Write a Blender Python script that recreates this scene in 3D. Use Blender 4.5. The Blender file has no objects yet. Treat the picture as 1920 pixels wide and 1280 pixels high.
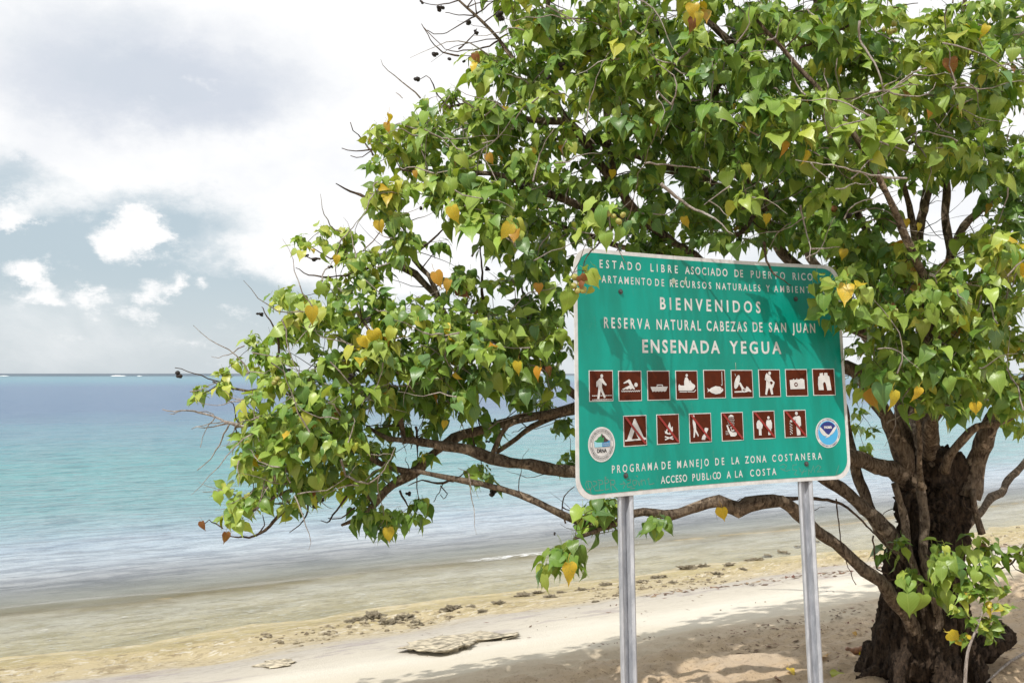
import bpy, bmesh, math, random
import numpy as np
from mathutils import Vector, Matrix, Euler, noise as mnoise
from mathutils.geometry import tessellate_polygon
random.seed(7); RNG = np.random.default_rng(11)
scene = bpy.context.scene
COL = scene.collection
# ------------------------------------------------------------------ camera
F = 1850.0                       # focal length in photograph pixels (1920 wide)
EYE = 2.75                       # eye height above the sea
PITCH = math.atan(60 / F)
cam_d = bpy.data.cameras.new('camera'); cam = bpy.data.objects.new('camera', cam_d); COL.objects.link(cam)
cam.location = (0, 0, EYE); cam.rotation_euler = (math.pi / 2 + PITCH, 0, 0)
cam_d.sensor_width = 36; cam_d.lens = 36 * F / 1920
cam_d.clip_start = .1; cam_d.clip_end = 60000
scene.camera = cam
# ------------------------------------------------------------------ sun and exposure
SUN_TRAVEL = Vector((.42, .66, -1.08)).normalized()
sl = bpy.data.lights.new('sun', 'SUN'); sun = bpy.data.objects.new('sun', sl); COL.objects.link(sun)
sl.energy = 4.0; sl.angle = math.radians(.55); sl.color = (1, .955, .88)
sun.rotation_euler = SUN_TRAVEL.to_track_quat('-Z', 'Y').to_euler()
SUN_EL = math.asin(-SUN_TRAVEL.z); SUN_AZ = math.atan2(-SUN_TRAVEL.x, -SUN_TRAVEL.y)
vs = scene.view_settings
vs.view_transform = 'Standard'; vs.look = 'None'; vs.exposure = 0.06; vs.gamma = 1; vs.use_curve_mapping = False
scene.cycles.max_bounces = 8; scene.cycles.transparent_max_bounces = 8
# ------------------------------------------------------------------ node helper
class NT:
    def __init__(s, tree): s.t = tree; s.n = tree.nodes; s.l = tree.links
    def new(s, typ, **kw):
        n = s.n.new(typ)
        for k, v in kw.items(): setattr(n, k, v)
        return n
    def set(s, sock, v):
        if isinstance(v, bpy.types.NodeSocket): s.l.new(v, sock)
        elif v is not None: sock.default_value = v
    def m(s, op, a, b=None, c=None, clamp=False):
        n = s.new('ShaderNodeMath', operation=op, use_clamp=clamp)
        for i, v in enumerate((a, b, c)):
            if v is not None: s.set(n.inputs[i], v)
        return n.outputs[0]
    def mix(s, f, a, b, blend='MIX'):
        n = s.new('ShaderNodeMix', data_type='RGBA', blend_type=blend)
        s.set(n.inputs[0], f)
        for i, v in ((6, a), (7, b)):
            if isinstance(v, tuple) and len(v) == 3: v = (*v, 1)
            s.set(n.inputs[i], v)
        return n.outputs[2]
    def noise(s, vec, scale, detail=4, rough=.55, dist=0, out=0):
        n = s.new('ShaderNodeTexNoise'); s.set(n.inputs['Vector'], vec)
        n.inputs['Scale'].default_value = scale; n.inputs['Detail'].default_value = detail
        n.inputs['Roughness'].default_value = rough; n.inputs['Distortion'].default_value = dist
        return n.outputs[out]
    def ramp(s, f, stops, interp='LINEAR'):
        n = s.new('ShaderNodeValToRGB'); cr = n.color_ramp; cr.interpolation = interp
        s.set(n.inputs[0], f)
        while len(cr.elements) < len(stops): cr.elements.new(.5)
        for e, (p, c) in zip(cr.elements, stops):
            e.position = p; e.color = (*c, 1) if isinstance(c, tuple) else (c, c, c, 1)
        return n.outputs[0]
    def smooth(s, x, lo, hi, a=0., b=1.):
        n = s.new('ShaderNodeMapRange', interpolation_type='SMOOTHSTEP')
        s.set(n.inputs[0], x)
        for i, v in enumerate((lo, hi, a, b)): n.inputs[i + 1].default_value = v
        return n.outputs[0]
    def mapping(s, vec, scale=(1, 1, 1), rot=(0, 0, 0), loc=(0, 0, 0)):
        n = s.new('ShaderNodeMapping'); s.set(n.inputs[0], vec)
        n.inputs[1].default_value = loc; n.inputs[2].default_value = rot; n.inputs[3].default_value = scale
        return n.outputs[0]
    def bump(s, h, strength, dist, normal=None):
        n = s.new('ShaderNodeBump'); n.inputs['Strength'].default_value = strength; n.inputs['Distance'].default_value = dist
        s.set(n.inputs['Height'], h)
        if normal is not None: s.set(n.inputs['Normal'], normal)
        return n.outputs[0]
def material(name):
    m = bpy.data.materials.new(name); m.use_nodes = True
    m.node_tree.nodes.clear(); t = NT(m.node_tree)
    out = t.new('ShaderNodeOutputMaterial'); p = t.new('ShaderNodeBsdfPrincipled')
    t.l.new(p.outputs[0], out.inputs[0])
    return m, t, p, out
def plain(name, col, rough=.5, metal=0, var=.0, scale=30):
    m, t, p, _ = material(name)
    if var:
        tc = t.new('ShaderNodeTexCoord').outputs['Object']
        n = t.noise(tc, scale, 5)
        a = tuple(c * (1 - var) for c in col); b = tuple(min(1, c * (1 + var)) for c in col)
        t.set(p.inputs['Base Color'], t.mix(t.smooth(n, .3, .7), a, b))
    else: p.inputs['Base Color'].default_value = (*col, 1)
    p.inputs['Roughness'].default_value = rough; p.inputs['Metallic'].default_value = metal
    return m
# ------------------------------------------------------------------ sky
def az_of(px): return math.atan((px - 960) / F)
def el_of(px, py): return math.atan((700 - py) / F / math.sqrt(1 + ((px - 960) / F) ** 2))
def build_world():
    w = bpy.data.worlds.new('World'); scene.world = w; w.use_nodes = True
    w.node_tree.nodes.clear(); t = NT(w.node_tree)
    out = t.new('ShaderNodeOutputWorld')
    sky = t.new('ShaderNodeTexSky', sky_type='NISHITA'); sky.sun_disc = False
    sky.sun_elevation = SUN_EL; sky.sun_rotation = SUN_AZ % (2 * math.pi)
    sky.air_density = 1.0; sky.dust_density = 2.0; sky.ozone_density = 1.2
    bsky = t.new('ShaderNodeBackground'); bsky.inputs[1].default_value = SKY_STRENGTH
    t.l.new(sky.outputs[0], bsky.inputs[0])
    d = t.new('ShaderNodeTexCoord').outputs['Generated']
    sep = t.new('ShaderNodeSeparateXYZ'); t.l.new(d, sep.inputs[0]); X, Y, Z = sep.outputs
    az = t.m('ARCTAN2', X, Y); el = t.m('ARCSINE', Z)
    comb = t.new('ShaderNodeCombineXYZ'); t.set(comb.inputs[0], az); t.set(comb.inputs[1], t.m('MULTIPLY', el, 1.5)); P = comb.outputs[0]
    # domain warp
    w1 = t.noise(P, 11, 10, .68); w2 = t.noise(t.mapping(P, loc=(7.3, 2.1, 4)), 11, 10, .68)
    wa = t.m('MULTIPLY', t.m('SUBTRACT', w1, .5), .105); we = t.m('MULTIPLY', t.m('SUBTRACT', w2, .5), .075)
    A = t.m('ADD', az, wa); E = t.m('ADD', el, we)
    def blob(px, py, rx, ry, wgt=1.0):
        a = t.m('DIVIDE', t.m('SUBTRACT', A, az_of(px)), rx / F); e = t.m('DIVIDE', t.m('SUBTRACT', E, el_of(px, py)), ry / F)
        r = t.m('SQRT', t.m('ADD', t.m('MULTIPLY', a, a), t.m('MULTIPLY', e, e)))
        return t.m('MULTIPLY', t.m('SUBTRACT', 1, r, clamp=True), wgt)
    def total(L):
        s = blob(*L[0])
        for b in L[1:]: s = t.m('ADD', s, blob(*b))
        return s
    n1 = t.noise(P, 5.5, 9, .58, .3); n2 = t.noise(t.mapping(P, loc=(3, 5, 1)), 16, 10, .68)
    # broad cover: thin near the horizon, nearly closed higher up and to the right
    cov = t.m('ADD', t.m('MULTIPLY', el, 2.4), t.m('MULTIPLY', t.m('SUBTRACT', n1, .5), 1.5))
    cov = t.m('ADD', cov, t.m('MULTIPLY', t.smooth(az, az_of(450), az_of(760)), .36))
    wh = t.m('ADD', cov, total([(240, 290, 330, 120, .8), (620, 420, 330, 150, .9), (420, 260, 200, 90, .4), (700, 150, 420, 330, .6), (40, 395, 130, 60, .6),
                                (-250, 250, 400, 200, .5)]))
    wh = t.m('SUBTRACT', wh, total([(20, 300, 160, 70, .8), (330, 400, 260, 90, .75), (60, 470, 260, 80, .8), (520, 590, 300, 80, .4), (440, 530, 220, 80, .45), (0, 350, 120, 60, .5)]))
    Mw = t.smooth(wh, -.05, .85)
    puffs = t.m('ADD', total([(225, 445, 75, 48, 1.0), (265, 420, 60, 40, .9), (290, 440, 60, 26, .8), (210, 475, 46, 36, .8), (245, 400, 40, 22, .6), (55, 512, 50, 30, 1.0), (80, 530, 44, 26, .8), (98, 560, 50, 26, .9), (60, 560, 40, 18, .6), (160, 548, 30, 24, .9), (178, 572, 38, 26, 1.0),
                              (265, 530, 40, 40, .8), (300, 555, 60, 22, .7), (328, 540, 34, 30, 1.0), (285, 590, 70, 20, .8), (390, 540, 30, 18, .7), (430, 585, 46, 18, .6), (130, 630, 60, 14, .5), (500, 610, 60, 18, .5), (350, 640, 60, 14, .45), (700, 590, 120, 30, .6), (480, 470, 160, 60, .8), (560, 500, 120, 40, .6), (0, 400, 80, 42, 1.2), (30, 420, 50, 20, .6), (20, 575, 50, 18, .5)]),
                t.m('MULTIPLY', t.m('SUBTRACT', n2, .53), 2.7))
    Mp = t.m('MULTIPLY', t.smooth(puffs, .10, .98), .97)
    gr = t.m('ADD', total([(300, 120, 430, 150, 1.0), (180, 200, 330, 110, .6), (430, 180, 220, 90, .5), (60, 60, 260, 120, .25), (30, 300, 150, 70, .35), (430, 330, 260, 60, .3)]), t.m('MULTIPLY', t.m('SUBTRACT', n1, .5), .7))
    Mg = t.smooth(gr, -.05, 1.25)
    # grey bellies in the open cover elsewhere
    Mgg = t.m('MULTIPLY', t.smooth(t.noise(t.mapping(P, loc=(1, 9, 2)), 5.0, 8, .6), .46, .70), .40)
    low = t.smooth(el, 0, .11)
    # pale marine air near the horizon, drawn over the physical sky
    haze = t.new('ShaderNodeBackground'); t.set(haze.inputs[0], t.mix(low, (.73, .80, .84), (.57, .68, .745)))
    haze.inputs[1].default_value = 1.0
    ms0 = t.new('ShaderNodeMixShader'); ms0.inputs[0].default_value = .8
    t.l.new(bsky.outputs[0], ms0.inputs[1]); t.l.new(haze.outputs[0], ms0.inputs[2])
    fine = t.m('MULTIPLY', t.m('SUBTRACT', t.noise(P, 22, 6, .6), .5), .12)
    white = t.mix(t.m('ADD', Mgg, fine), (1.02, 1.02, 1.02), (.76, .79, .86))
    white = t.mix(t.m('MULTIPLY', Mg, .85), white, (.59, .645, .74))
    cl = t.new('ShaderNodeBackground'); t.set(cl.inputs[0], white); cl.inputs[1].default_value = 1.0
    pf = t.new('ShaderNodeBackground'); pf.inputs[0].default_value = (1.0, 1.0, 1.0, 1); pf.inputs[1].default_value = 1.0
    ms1 = t.new('ShaderNodeMixShader'); t.set(ms1.inputs[0], t.m('MAXIMUM', Mw, t.m('MULTIPLY', Mg, .9)))
    t.l.new(ms0.outputs[0], ms1.inputs[1]); t.l.new(cl.outputs[0], ms1.inputs[2])
    ms2 = t.new('ShaderNodeMixShader'); t.set(ms2.inputs[0], Mp)
    t.l.new(ms1.outputs[0], ms2.inputs[1]); t.l.new(pf.outputs[0], ms2.inputs[2])
    t.l.new(ms2.outputs[0], out.inputs[0])
SKY_STRENGTH = .08
build_world()
# ------------------------------------------------------------------ general helpers
CP, SP = math.cos(PITCH), math.sin(PITCH)
def U(px, py, y):
    """world point seen at photograph pixel (px, py) and lying at world depth y"""
    a = (px - 960) / F; b = (640 - py) / F       # camera space: right a, up b, forward 1
    dy = CP - b * SP; dz = SP + b * CP
    k = y / dy
    return Vector((a * k, y, EYE + dz * k))
def PX(p):
    yc = p.y * CP + (p.z - EYE) * SP; zc = -p.y * SP + (p.z - EYE) * CP
    return 960 + F * p.x / yc, 640 - F * zc / yc
def empty(name, loc, label=None, cat=None, group=None):
    o = bpy.data.objects.new(name, None); o.location = loc; o.empty_display_size = .1; COL.objects.link(o)
    if label: o['label'] = label
    if cat: o['category'] = cat
    if group: o['group'] = group
    return o
def tag(o, label=None, cat=None, group=None, kind=None):
    for k, v in (('label', label), ('category', cat), ('group', group), ('kind', kind)):
        if v: o[k] = v
    return o
def pydata(name, verts, faces, mat, parent=None, smooth=True, local=True):
    """link a mesh; verts are world coordinates, made local to the parent"""
    me = bpy.data.meshes.new(name)
    ox = Vector((0, 0, 0))
    if parent is not None and local:
        ox = WLOC.get(parent.name, parent.location)
        verts = [(v[0] - ox[0], v[1] - ox[1], v[2] - ox[2]) for v in verts]
    me.from_pydata(verts, [], faces)
    if smooth: me.polygons.foreach_set('use_smooth', [True] * len(me.polygons))
    me.update()
    o = bpy.data.objects.new(name, me); COL.objects.link(o)
    if mat is not None: me.materials.append(mat)
    if parent is not None:
        o.parent = parent; WLOC[o.name] = ox
    return o
WLOC = {}
def nmesh(name, V, Fq, mat, smooth=True):
    """fast mesh from numpy verts (n,3) and faces (m,k)"""
    me = bpy.data.meshes.new(name); n, k = Fq.shape
    me.vertices.add(len(V)); me.vertices.foreach_set('co', V.astype(np.float32).ravel())
    me.loops.add(n * k); me.loops.foreach_set('vertex_index', Fq.astype(np.int32).ravel())
    me.polygons.add(n); me.polygons.foreach_set('loop_start', np.arange(0, n * k, k, dtype=np.int32))
    me.polygons.foreach_set('loop_total', np.full(n, k, dtype=np.int32))
    me.polygons.foreach_set('use_smooth', np.full(n, smooth, dtype=bool))
    if mat is not None: me.materials.append(mat)
    me.update(calc_edges=True)
    return me
def vnoise(x, y, seed=0):
    xi = np.floor(x).astype(np.int64); yi = np.floor(y).astype(np.int64); fx = x - xi; fy = y - yi
    fx = fx * fx * (3 - 2 * fx); fy = fy * fy * (3 - 2 * fy)
    def h(a, b):
        n = (a * 374761393 + b * 668265263 + seed * 974634777) & 0xffffffff
        n = ((n ^ (n >> 13)) * 1274126177) & 0xffffffff
        return ((n ^ (n >> 16)) & 0xffff) / 65535.
    a = h(xi, yi) * (1 - fx) + h(xi + 1, yi) * fx; b = h(xi, yi + 1) * (1 - fx) + h(xi + 1, yi + 1) * fx
    return a * (1 - fy) + b * fy
def fbm(x, y, oct=4, seed=0, gain=.5):
    s = 0; a = 1; tot = 0
    for i in range(oct):
        s = s + a * (vnoise(x, y, seed + i * 17) - .5); tot += a; a *= gain; x = x * 2.03 + 11.3; y = y * 2.03 + 4.7
    return s / tot
# ------------------------------------------------------------------ shore frame: s = metres inland of the swash line, t = metres along it
SA = np.array((-6.1, 11.8)); SD = np.array((.861, .508)); SN = np.array((.508, -.861))
def shore_st(x, y):
    return (x - SA[0]) * SN[0] + (y - SA[1]) * SN[1], (x - SA[0]) * SD[0] + (y - SA[1]) * SD[1]
def ground_height(s, t):
    sw = s + .55 * fbm(t / 4.2, s * .12 + 3, 4, 5) * np.clip((s + 8) / 9, 0, 1) + .22 * fbm(t * .9, s * .4, 3, 8)
    z = np.interp(sw, [-400, -60, -20, -6, -2, .3, .55, .8, 2.4, 3.1, 3.6, 4.4, 5.2, 6.3, 7.5, 8.0, 9, 12, 20, 200],
                  [-6, -4, -2, -.7, -.22, -.05, .006, -.02, -.012, .08, .16, .26, .42, .58, .80, .84, .93, 1.0, 1.05, 1.6])
    band = lambda a, b, c, d: np.clip((sw - a) / (b - a), 0, 1) * np.clip((d - sw) / (d - c), 0, 1)
    r = 1 - 2 * np.abs(fbm(t * 1.5, s * 3.0, 5, 21, .6)) * 2
    rockm = band(3.0, 3.5, 4.0, 4.7) * np.clip((fbm(t * .35, s * .3, 3, 33) + .22) * 4, 0, 1)
    z = z + rockm * (np.clip(r - .15, 0, 1) ** 1.5 * .10 - .04) + rockm * fbm(t * 9, s * 13, 3, 2) * .05
    z = z + band(-.2, .4, .6, 1.0) * .02 * fbm(t * 3, s * 5, 3, 4)
    z = z + band(.6, 1., 2.6, 3.4) * (.035 * fbm(t * 1.4, s * 3.4, 5, 40))
    smooth_m = band(4.4, 5.2, 7.2, 7.7); z = z + smooth_m * (.03 * fbm(t * .8, s * 1.6, 4, 50) + .006 * fbm(t * 9, s * 9, 2, 51))
    tr = np.clip((sw - 7.35) / .5, 0, 1)
    tr = tr * (.55 + .9 * np.clip(fbm(t * .5, s * .5, 2, 64) + .5, 0, 1))
    lump = fbm(t * 3.3, s * 3.9, 4, 60, .62); pit = np.clip(vnoise(t * 4.1, s * 4.9, 71) - .62, 0, 1) / .38
    z = z + tr * (.14 * lump - .05 * pit ** .7 + .06 * fbm(t * 13, s * 15, 4, 66, .6))
    # small step where the trampled sand begins
    z = z + .02 * np.exp(-((sw - 7.55 - .25 * fbm(t * 2, s * 0, 3, 77)) / .12) ** 2)
    return z, sw
def ground_z(x, y):
    s, t = shore_st(np.array([x]), np.array([y])); return float(ground_height(s, t)[0][0])
# ------------------------------------------------------------------ ground
def ground_material():
    m, t, p, out = material('beach_sand')
    att = t.new('ShaderNodeAttribute', attribute_name='shore'); S = att.outputs['Fac']
    tc = t.new('ShaderNodeTexCoord').outputs['Object']
    st = t.mapping(tc, rot=(0, 0, -math.atan2(SD[1], SD[0])))
    st = t.mapping(st, scale=(.35, 1, 1))
    n0 = t.noise(st, 1.6, 6, .6); n1 = t.noise(st, 7, 6, .65); n2 = t.noise(tc, 42, 5, .7); n3 = t.noise(tc, 240, 3, .7)
    sw = t.m('ADD', S, t.m('MULTIPLY', t.m('SUBTRACT', n0, .5), 1.1)); sw = t.m('ADD', sw, t.m('MULTIPLY', t.m('SUBTRACT', n1, .5), .6))
    f = t.m('DIVIDE', t.m('ADD', sw, 8), 18, clamp=True)
    q = lambda s: (s + 8) / 18
    base = t.ramp(f, [(0, (.23, .33, .31)), (q(-3), (.46, .49, .47)), (q(-.8), (.47, .46, .40)), (q(.3), (.24, .19, .09)), (q(.55), (.24, .19, .09)), (q(1.0), (.54, .50, .42)),
                      (q(2.0), (.56, .48, .31)), (q(2.6), (.50, .42, .23)), (q(2.95), (.42, .35, .16)), (q(3.3), (.49, .41, .24)), (q(4.3), (.48, .41, .27)), (q(4.8), (.47, .44, .39)),
                      (q(5.7), (.58, .54, .46)), (q(6.3), (.72, .68, .59)), (q(7.3), (.66, .60, .48)), (q(7.9), (.56, .44, .30)), (q(9.0), (.52, .39, .255))])
    # olive algae patches on the reef flat
    alg = t.m('MULTIPLY', t.smooth(t.noise(st, 3.1, 8, .72), .47, .58), t.m('MULTIPLY', t.smooth(sw, .3, 1.2), t.smooth(sw, 4.4, 3.4)))
    base = t.mix(t.m('MULTIPLY', alg, .62), base, (.30, .245, .10))
    dark = t.m('MULTIPLY', t.smooth(t.noise(st, 9, 7, .75), .54, .63), t.m('MULTIPLY', t.smooth(sw, -.5, .6), t.smooth(sw, 5.0, 4.0)))
    base = t.mix(t.m('MULTIPLY', dark, .55), base, (.16, .12, .07))
    # lilac patches below the bright sand: tree shadow painted into the colour
    lil_shade = t.m('MULTIPLY', t.smooth(t.noise(st, 2.2, 8, .7), .53, .58), t.m('MULTIPLY', t.smooth(sw, 4.4, 4.8), t.smooth(sw, 6.1, 5.5)))
    base = t.mix(t.m('MULTIPLY', lil_shade, .45), base, (.30, .255, .28))
    wet = t.m('MULTIPLY', t.smooth(t.noise(st, 24, 6, .75), .52, .60), t.m('MULTIPLY', t.smooth(sw, .6, 1.4), t.smooth(sw, 6.2, 4.6)))
    base = t.mix(t.m('MULTIPLY', wet, .5), base, (.20, .16, .10))
    pale = t.m('MULTIPLY', t.smooth(t.noise(st, 17, 5, .72), .55, .62), t.m('MULTIPLY', t.smooth(sw, .6, 1.4), t.smooth(sw, 5, 4)))
    base = t.mix(t.m('MULTIPLY', pale, .6), base, (.68, .65, .57))
    # trampled sand: bark crumbs and specks
    tr = t.smooth(sw, 7.4, 8.0)
    sp = t.m('MULTIPLY', t.smooth(n2, .54, .62), tr); base = t.mix(t.m('MULTIPLY', sp, .6), base, (.19, .125, .085))
    base = t.mix(t.m('MULTIPLY', t.smooth(n1, .42, .62), t.m('MULTIPLY', tr, .45)), base, (.56, .47, .37))
    base = t.mix(t.smooth(n3, .3, .75, 0, .25), base, t.mix(.5, base, (.2, .15, .1)), 'MIX')
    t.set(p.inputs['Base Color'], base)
    t.set(p.inputs['Roughness'], t.smooth(sw, 2.0, 4.8, .35, .95)); p.inputs['Specular IOR Level'].default_value = .3
    h = t.m('ADD', n3, t.m('MULTIPLY', n2, 1.8))
    t.set(p.inputs['Normal'], t.bump(h, .8, .010))
    return m
def grow(a, b, d0, k):
    """positions from a to b, the step growing with the distance from a"""
    L = [a]; sgn = 1 if b > a else -1; d = d0
    while (b - L[-1]) * sgn > 0: L.append(L[-1] + sgn * d); d *= k
    return L
def build_ground():
    ss = np.array(sorted(set(grow(3., 12, .03, 1.0) + grow(12, 260, .06, 1.09) + grow(3, -400, .035, 1.018))))
    tt = np.array(sorted(set(grow(10., 26, .032, 1.0045) + grow(26, 900, .1, 1.06) + grow(10, 3, .032, 1.0) + grow(3, -800, .04, 1.07))))
    S, T = np.meshgrid(ss, tt); Z, SW = ground_height(S, T)
    Xw = SA[0] + SD[0] * T + SN[0] * S; Yw = SA[1] + SD[1] * T + SN[1] * S
    V = np.stack([Xw, Yw, Z], -1).reshape(-1, 3); nr, nc = S.shape
    i = np.arange(nr * nc).reshape(nr, nc)
    Fq = np.stack([i[:-1, :-1], i[1:, :-1], i[1:, 1:], i[:-1, 1:]], -1).reshape(-1, 4)
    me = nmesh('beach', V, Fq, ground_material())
    a = me.attributes.new('shore', 'FLOAT', 'POINT'); a.data.foreach_set('value', SW.astype(np.float32).ravel())
    if me.polygons[0].normal.z < 0: me.flip_normals()
    o = bpy.data.objects.new('beach', me); COL.objects.link(o); tag(o, kind='structure')
    print('ground verts', len(V))
def water_material():
    m, t, p, out = material('sea_water')
    S = t.new('ShaderNodeAttribute', attribute_name='shore').outputs['Fac']
    tc = t.new('ShaderNodeTexCoord').outputs['Object']
    st = t.mapping(t.mapping(tc, rot=(0, 0, -math.atan2(SD[1], SD[0]))), scale=(.3, 1, 1))
    big = t.noise(t.mapping(tc, scale=(.35, 1, 1)), .045, 5, .6); mid = t.noise(st, .5, 5, .6)
    # log distance offshore
    off = t.m('LOGARITHM', t.m('MAXIMUM', t.m('SUBTRACT', 1.5, S), 1.0), 10.)
    off = t.m('ADD', off, t.m('MULTIPLY', t.m('SUBTRACT', big, .5), .42)); off = t.m('ADD', off, t.m('MULTIPLY', t.m('SUBTRACT', mid, .5), .14))
    f = t.m('DIVIDE', off, 3.6, clamp=True); q = lambda d: math.log10(1.5 + d) / 3.6
    col = t.ramp(f, [(0, (.44, .43, .39)), (q(1.2), (.42, .45, .48)), (q(4), (.31, .39, .46)), (q(8), (.15, .31, .335)), (q(18), (.10, .295, .315)), (q(32), (.09, .23, .29)),
                     (q(60), (.095, .16, .255)), (q(200), (.10, .165, .26)), (q(380), (.11, .23, .30)), (q(560), (.115, .23, .29)), (q(950), (.10, .21, .27)), (q(1150), (.015, .05, .085))])
    rip = t.noise(t.mapping(st, scale=(.5, 1, 1)), 4.6, 7, .72); rp2 = t.noise(st, .9, 6, .7)  # wave-facet shading, put into the water colour as darker streaks
    col = t.mix(t.m('MULTIPLY', t.smooth(rip, .47, .56), t.smooth(S, -70, -10, 0, .75)), col, t.mix(1.0, col, (.52, .54, .58), 'MULTIPLY'))
    col = t.mix(t.m('MULTIPLY', t.smooth(rp2, .47, .60), t.smooth(S, -10, -30, .25, .5)), col, t.mix(1.0, col, (.66, .70, .78), 'MULTIPLY'))
    foamn = t.noise(st, 16, 6, .75)
    sep = t.new('ShaderNodeSeparateXYZ'); t.l.new(tc, sep.inputs[0])
    T = t.m('ADD', t.m('MULTIPLY', t.m('ADD', sep.outputs[0], 6.1), .861), t.m('MULTIPLY', t.m('SUBTRACT', sep.outputs[1], 11.8), .508))
    fb = t.m('MULTIPLY', t.smooth(S, .22, .36), t.smooth(S, .60, .46)); fb = t.m('MULTIPLY', fb, t.m('MULTIPLY', t.smooth(T, 5.6, 6.6), t.smooth(T, 8.0, 7.0)))
    glint = t.m('MULTIPLY', t.m('MULTIPLY', t.smooth(S, .6, 1.2), t.smooth(S, 3.1, 2.3)), t.smooth(t.noise(st, 20, 3, .7), .62, .66))  # bright glints on the shallows, painted as white flecks along with the foam
    foam = t.m('MAXIMUM', t.m('MULTIPLY', fb, t.smooth(foamn, .44, .54)), t.m('MULTIPLY', glint, .6))  # shore foam plus the painted glints
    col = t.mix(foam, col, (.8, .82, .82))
    t.set(p.inputs['Base Color'], col); p.inputs['IOR'].default_value = 1.33
    t.set(p.inputs['Roughness'], t.smooth(S, -4, -60, .09, .30)); t.set(p.inputs['Specular IOR Level'], t.smooth(S, -3, -80, .5, .17))
    a1 = t.noise(st, 2.2, 5, .62); a2 = t.noise(st, 9, 5, .65); a3 = t.noise(t.mapping(tc, scale=(.4, 1, 1)), .55, 4, .55)
    amp = t.smooth(S, 2.5, -4, .35, 1)
    h = t.m('ADD', t.m('MULTIPLY', a1, .22), t.m('MULTIPLY', a2, .06)); h = t.m('ADD', t.m('MULTIPLY', h, amp), t.m('MULTIPLY', a3, .26))
    t.set(p.inputs['Normal'], t.bump(h, 1.0, 1.0))
    tr = t.new('ShaderNodeBsdfTransparent'); tr.inputs[0].default_value = (.93, .97, .97, 1)
    mx = t.new('ShaderNodeMixShader')
    opa = t.smooth(S, 1.0, -2.8, .08, 1.0); opa = t.m('MAXIMUM', opa, foam)
    lw = t.new('ShaderNodeFresnel'); lw.inputs[0].default_value = 1.33
    opa = t.m('MAXIMUM', opa, t.m('MULTIPLY', lw.outputs[0], .9))
    t.set(mx.inputs[0], opa); t.l.new(tr.outputs[0], mx.inputs[1]); t.l.new(p.outputs[0], mx.inputs[2]); t.l.new(mx.outputs[0], out.inputs[0])
    return m
def build_sea():
    r = [6.]
    while r[-1] < 45: r.append(r[-1] * 1.0045)
    while r[-1] < 180: r.append(r[-1] * 1.009)
    while r[-1] < 45000: r.append(r[-1] * 1.06)
    r = np.array(r); a = np.radians(np.linspace(-75, 75, 520))
    R, A = np.meshgrid(r, a); X = R * np.sin(A); Y = R * np.cos(A); S, T = shore_st(X, Y)
    amp = np.clip((3.4 - S) / 6, .12, 1) * np.clip(60 / np.maximum(R, 1), 0, 1)
    Z = amp * (.05 * fbm(T * .8 + .3 * S, S * 2.1, 3, 90) + .05 * fbm(X * .25, Y * .8, 3, 93) + .030 * fbm(T * 2.6, S * 6, 3, 95))
    # little swash wave
    Z = Z + .03 * np.exp(-((S - .42 - .3 * fbm(T / 3, T * 0, 2, 12)) / .10) ** 2) * np.clip(fbm(T / 2.5, T * 0 + 4, 2, 19) + .6, 0, 1)
    V = np.stack([X, Y, Z], -1).reshape(-1, 3); nr, nc = X.shape; i = np.arange(nr * nc).reshape(nr, nc)
    Fq = np.stack([i[:-1, :-1], i[1:, :-1], i[1:, 1:], i[:-1, 1:]], -1).reshape(-1, 4)
    me = nmesh('sea', V, Fq, water_material())
    at = me.attributes.new('shore', 'FLOAT', 'POINT'); at.data.foreach_set('value', S.astype(np.float32).ravel())
    me.update()
    if me.polygons[0].normal.z < 0: me.flip_normals()
    o = bpy.data.objects.new('sea', me); COL.objects.link(o); tag(o, kind='structure')
    # white water breaking on the outer reef
    fm = plain('reef_foam', (.85, .87, .87), .8)
    vs_, fs = [], []
    for px, w_, h_ in ((222, 26, .8), (262, 7, .4), (8, 14, .5)):
        y0 = 1050.; x0 = (px - 960) / F * y0; k = 14
        for j in range(k + 1):
            u = j / k - .5; wd = math.sqrt(max(0, 1 - (2 * u) ** 2)) * (.7 + .6 * random.random())
            for dy, z in ((-3, .0), (-1, h_ * wd), (1.5, h_ * wd * .8), (4, .0)): vs_.append((x0 + u * w_ * y0 / F, y0 + dy, .05 + z))
            if j:
                b = len(vs_) - 8
                for q_ in range(3): fs.append((b + q_, b + q_ + 1, b + q_ + 5, b + q_ + 4))
    tag(pydata('breaking_surf', vs_, fs, fm), kind='stuff', label='thin white surf breaking on the far reef under the horizon')
build_ground(); build_sea()
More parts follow.
